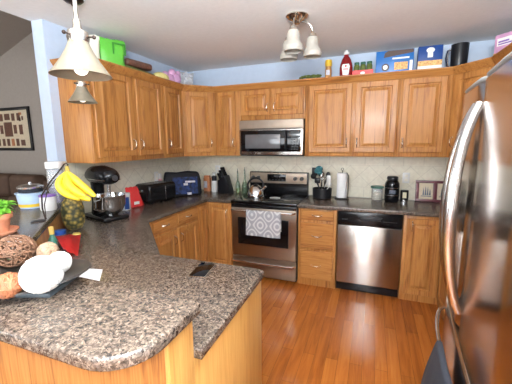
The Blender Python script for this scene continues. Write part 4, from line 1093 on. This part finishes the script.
lathe(b, [(0, 0), (.010, 0), (.010, .001), (0, .001)], (0, 0, 0), 12, M=Matrix.Translation((0, -.0455, .130)) @ Matrix.Rotation(PI / 2, 4, 'X')); obj('label_print', b, 'label_red', lb)

t = thing('jar_carton', 'low red carton of dark jars right of the ketchup bottle', 'carton', (1.340, -.25, ZT))
b = B_()
for a in ((-.10, .10, -.055, -.052), (-.10, .10, .052, .055), (-.10, -.097, -.052, .052), (.097, .10, -.052, .052)): box(b, *a, 0, .075)
box(b, -.097, .097, -.052, .052, 0, .003); obj('carton', b, 'red_foil', t)
b = B_(); lathe(b, [(0, 0), (.02, 0), (.02, .001), (0, .001)], (0, 0, 0), 16, M=Matrix.Translation((.0, -.0552, .045)) @ Matrix.Rotation(PI / 2, 4, 'X') @ Matrix.Diagonal((1.1, .7, 1, 1))); obj('label', b, 'white_label', t)
for i in range(3):
    tj = thing('pickle_jar', 'dark green jar standing in the red carton on the cabinets', 'jar', (1.340 + (i - 1) * .062, -.25, ZT + .004), 0, 'jars in the red carton')
    b = B_(); lathe(b, [(0, 0), (.027, 0), (.029, .008), (.029, .12), (.022, .135), (0, .136)], (0, 0, 0), 20); obj('glass', b, 'pickle', tj)
    b = B_(); lathe(b, [(0, .1365), (.025, .1365), (.025, .158), (0, .160)], (0, 0, 0), 20); obj('lid', b, 'dark_green_plastic', tj)

t = thing('cookie_box', 'bright blue cookie box with dark and yellow print on the cabinets', 'box', (1.632, -.25, ZT))
b = B_(); box(b, -.17, .17, -.05, .05, 0, .235, .003); obj('box', b, 'blue_box', t)
b = B_(); prism(b, [(-.10, .17), (.165, .20), (.165, .232), (-.06, .232), (-.09, .215)], -.0515, -.0505)
for v in b.verts: v.co = Vector((v.co.x, v.co.z, v.co.y))
bmesh.ops.recalc_face_normals(b, faces=b.faces); obj('dark_print', b, 'choc_brown', t)
b = B_()
lathe(b, [(0, 0), (.035, 0), (.035, .0015), (0, .0015)], (0, 0, 0), 24, M=Matrix.Translation((-.08, -.0505, .08)) @ Matrix.Rotation(PI / 2, 4, 'X')); obj('cookie_print', b, 'choc_brown', t)
b = B_(); lathe(b, [(0, 0), (.022, 0), (.022, .001), (0, .001)], (0, 0, 0), 24, M=Matrix.Translation((-.08, -.0522, .08)) @ Matrix.Rotation(PI / 2, 4, 'X')); box(b, -.02, .13, -.0515, -.0505, .15, .165); box(b, .135, .162, -.0515, -.0505, .03, .13); obj('white_print', b, 'white_label', t)
b = B_(); box(b, .0, .12, -.0515, -.0505, .05, .12); obj('food_print', b, 'food_print', t)
t = thing('baking_mix_box', 'deep blue and white food box left of the black pitcher', 'box', (1.942, -.25, ZT))
b = B_(); box(b, -.103, .103, -.035, .035, 0, .245, .002); obj('box', b, 'deep_blue', t)
b = B_(); box(b, -.102, .102, -.0365, -.0355, .002, .065); ball(b, (0, -.0355, .205), .035, (1, .05, .7), 16); box(b, -.022, .022, -.0372, -.0355, .14, .20, .0005); obj('white_print', b, 'white_label', t)
b = B_(); box(b, -.102, .102, -.037, -.0355, .065, .112); obj('food_print', b, 'food_print', t)
t = thing('pitcher', 'black pitcher standing on the cabinets near the right corner', 'pitcher', (2.19, -.235, ZT), math.radians(150))
b = B_(); lathe(b, [(0, 0), (.062, 0), (.066, .01), (.070, .15), (.072, .240), (.068, .240), (.064, .02), (0, .012)], (0, 0, 0), 32); obj('body', b, 'black_plastic', t)
b = B_(); tube(b, [(.068, 0, .21), (.10, 0, .205), (.108, 0, .14), (.098, 0, .07), (.068, 0, .05)], .008, 8, flat=1.5); obj('handle', b, 'handle_steel', t)
t = thing('snack_box', 'pink and white box on the right-hand cabinets above the refrigerator', 'box', (2.485, -.60, ZT), math.radians(-50))
b = B_(); box(b, -.12, .12, -.05, .05, 0, .20, .004); obj('box', b, 'pink_plastic', t)
b = B_(); box(b, -.10, .06, -.0515, -.0505, .11, .17); box(b, -.1215, -.1205, -.04, .04, .09, .15); obj('white_print', b, 'white_label', t)
b = B_(); box(b, -.09, -.01, -.0525, -.0515, .135, .148); box(b, -.09, .03, -.0525, -.0515, .118, .128); obj('dark_print', b, 'purple', t)
b = B_(); box(b, -.121, .121, -.0512, -.0503, .01, .06); obj('yellow_print', b, 'food_print', t)

# left run tops
def pouch(name, label, cat, loc, rz, w_, h_, d_, mat, lean=0.0, crump=.008, parts=()):
    t = thing(name, label, cat, loc, rz)
    b = B_(); nu, nv = 12, 12; g = {}
    for sgn in (-1, 1):
        for i in range(nu + 1):
            for j in range(nv + 1):
                u = -1 + 2 * i / nu; v_ = j / nv
                th = d_ * (1 - u ** 4) ** .5 * (math.sin(PI * (v_ * .85 + .15)) ** .6 if v_ < 1 else 0)
                g[sgn, i, j] = b.verts.new((u * w_ * (1 - .06 * math.sin(v_ * 5)) , sgn * th + random.uniform(-crump, crump) * .5 + lean * v_, v_ * h_ + (random.uniform(-crump, crump) if j == nv else 0)))
        for i in range(nu):
            for j in range(nv): b.faces.new((g[sgn, i, j], g[sgn, i + 1, j], g[sgn, i + 1, j + 1], g[sgn, i, j + 1]))
    bmesh.ops.remove_doubles(b, verts=b.verts, dist=.002); bmesh.ops.recalc_face_normals(b, faces=b.faces)
    obj('bag', b, mat, t, 25)
    for nm_, m_, a in parts:
        b = B_(); box(b, *a); obj(nm_, b, m_, t)
    return t
pouch('green_snack_bag', 'bright lime green bag standing on the left cabinets', 'bag', (-.72, -1.525, ZT), math.radians(62), .118, .26, .045, 'lime_bag', parts=(('dark_print', 'lime_dark', (0.0, .012, -.056, -.050, .13, .22)), ('dark_print', 'lime_dark', (.10, .112, -.050, -.044, .13, .22)), ('dark_print', 'lime_dark', (.0, .11, -.054, -.048, .215, .225))))
pouch('cream_bag', 'cream coloured bag left of the lime green bag', 'bag', (-.76, -1.70, ZT), math.radians(60), .07, .25, .04, 'cream_plastic')
t = thing('glass_vase', 'clear glass vase behind the lime green bag', 'vase', (-.87, -1.43, ZT))
b = B_(); lathe(b, [(0, 0), (.04, 0), (.05, .05), (.04, .15), (.03, .2), (.045, .26), (.042, .26), (.027, .2), (.036, .15), (.045, .05), (0, .008)], (0, 0, 0), 24); obj('glass', b, 'clear_glass', t)
t = thing('snack_packs', 'flat dark brown snack packs lying on the left cabinets', 'packs', (-.735, -1.20, ZT), math.radians(82))
b = B_(); box(b, -.19, .19, -.07, .07, 0, .07, .022)
for v in b.verts: v.co.z = max(0, v.co.z + (.014 * math.sin(v.co.x * 25) if v.co.z > .03 else 0))
obj('lower_pack', b, 'pickle', t)
b = B_(); box(b, -.15, .16, -.060, .060, .085, .150, .026, seg=4); obj('upper_pack', b, 'brown_wrap', t)
t = thing('bread_bag', 'pale yellow wrapped pack next to the pink bag', 'pack', (-.69, -.885, ZT), math.radians(80))
b = B_(); ball(b, (0, 0, .055), .055, (1.9, 1.1, 1.0), 20); obj('wrap', b, 'yellow_wrap', t)
t = thing('pink_toy_bag', 'lilac pink crumpled bag on the left cabinets near the corner', 'bag', (-.72, -.69, ZT), math.radians(60)); t.scale = (1.05, 1.05, 1.15)
b = B_()
for c, r in (((0, 0, .06), .065), ((.07, 0, .075), .06), ((-.05, .0, .09), .05), ((.03, 0, .125), .045), ((.10, .02, .12), .04)): ball(b, c, r, (1, .8, .95), 14)
obj('bag', b, 'pink_plastic', t, 40)
pouch('clear_plastic_bag', 'crumpled clear plastic bag hanging over the crown near the corner', 'bag', (-.635, -.505, ZT + .022), math.radians(55), .10, .16, .04, 'clear_wrap', crump=.016)
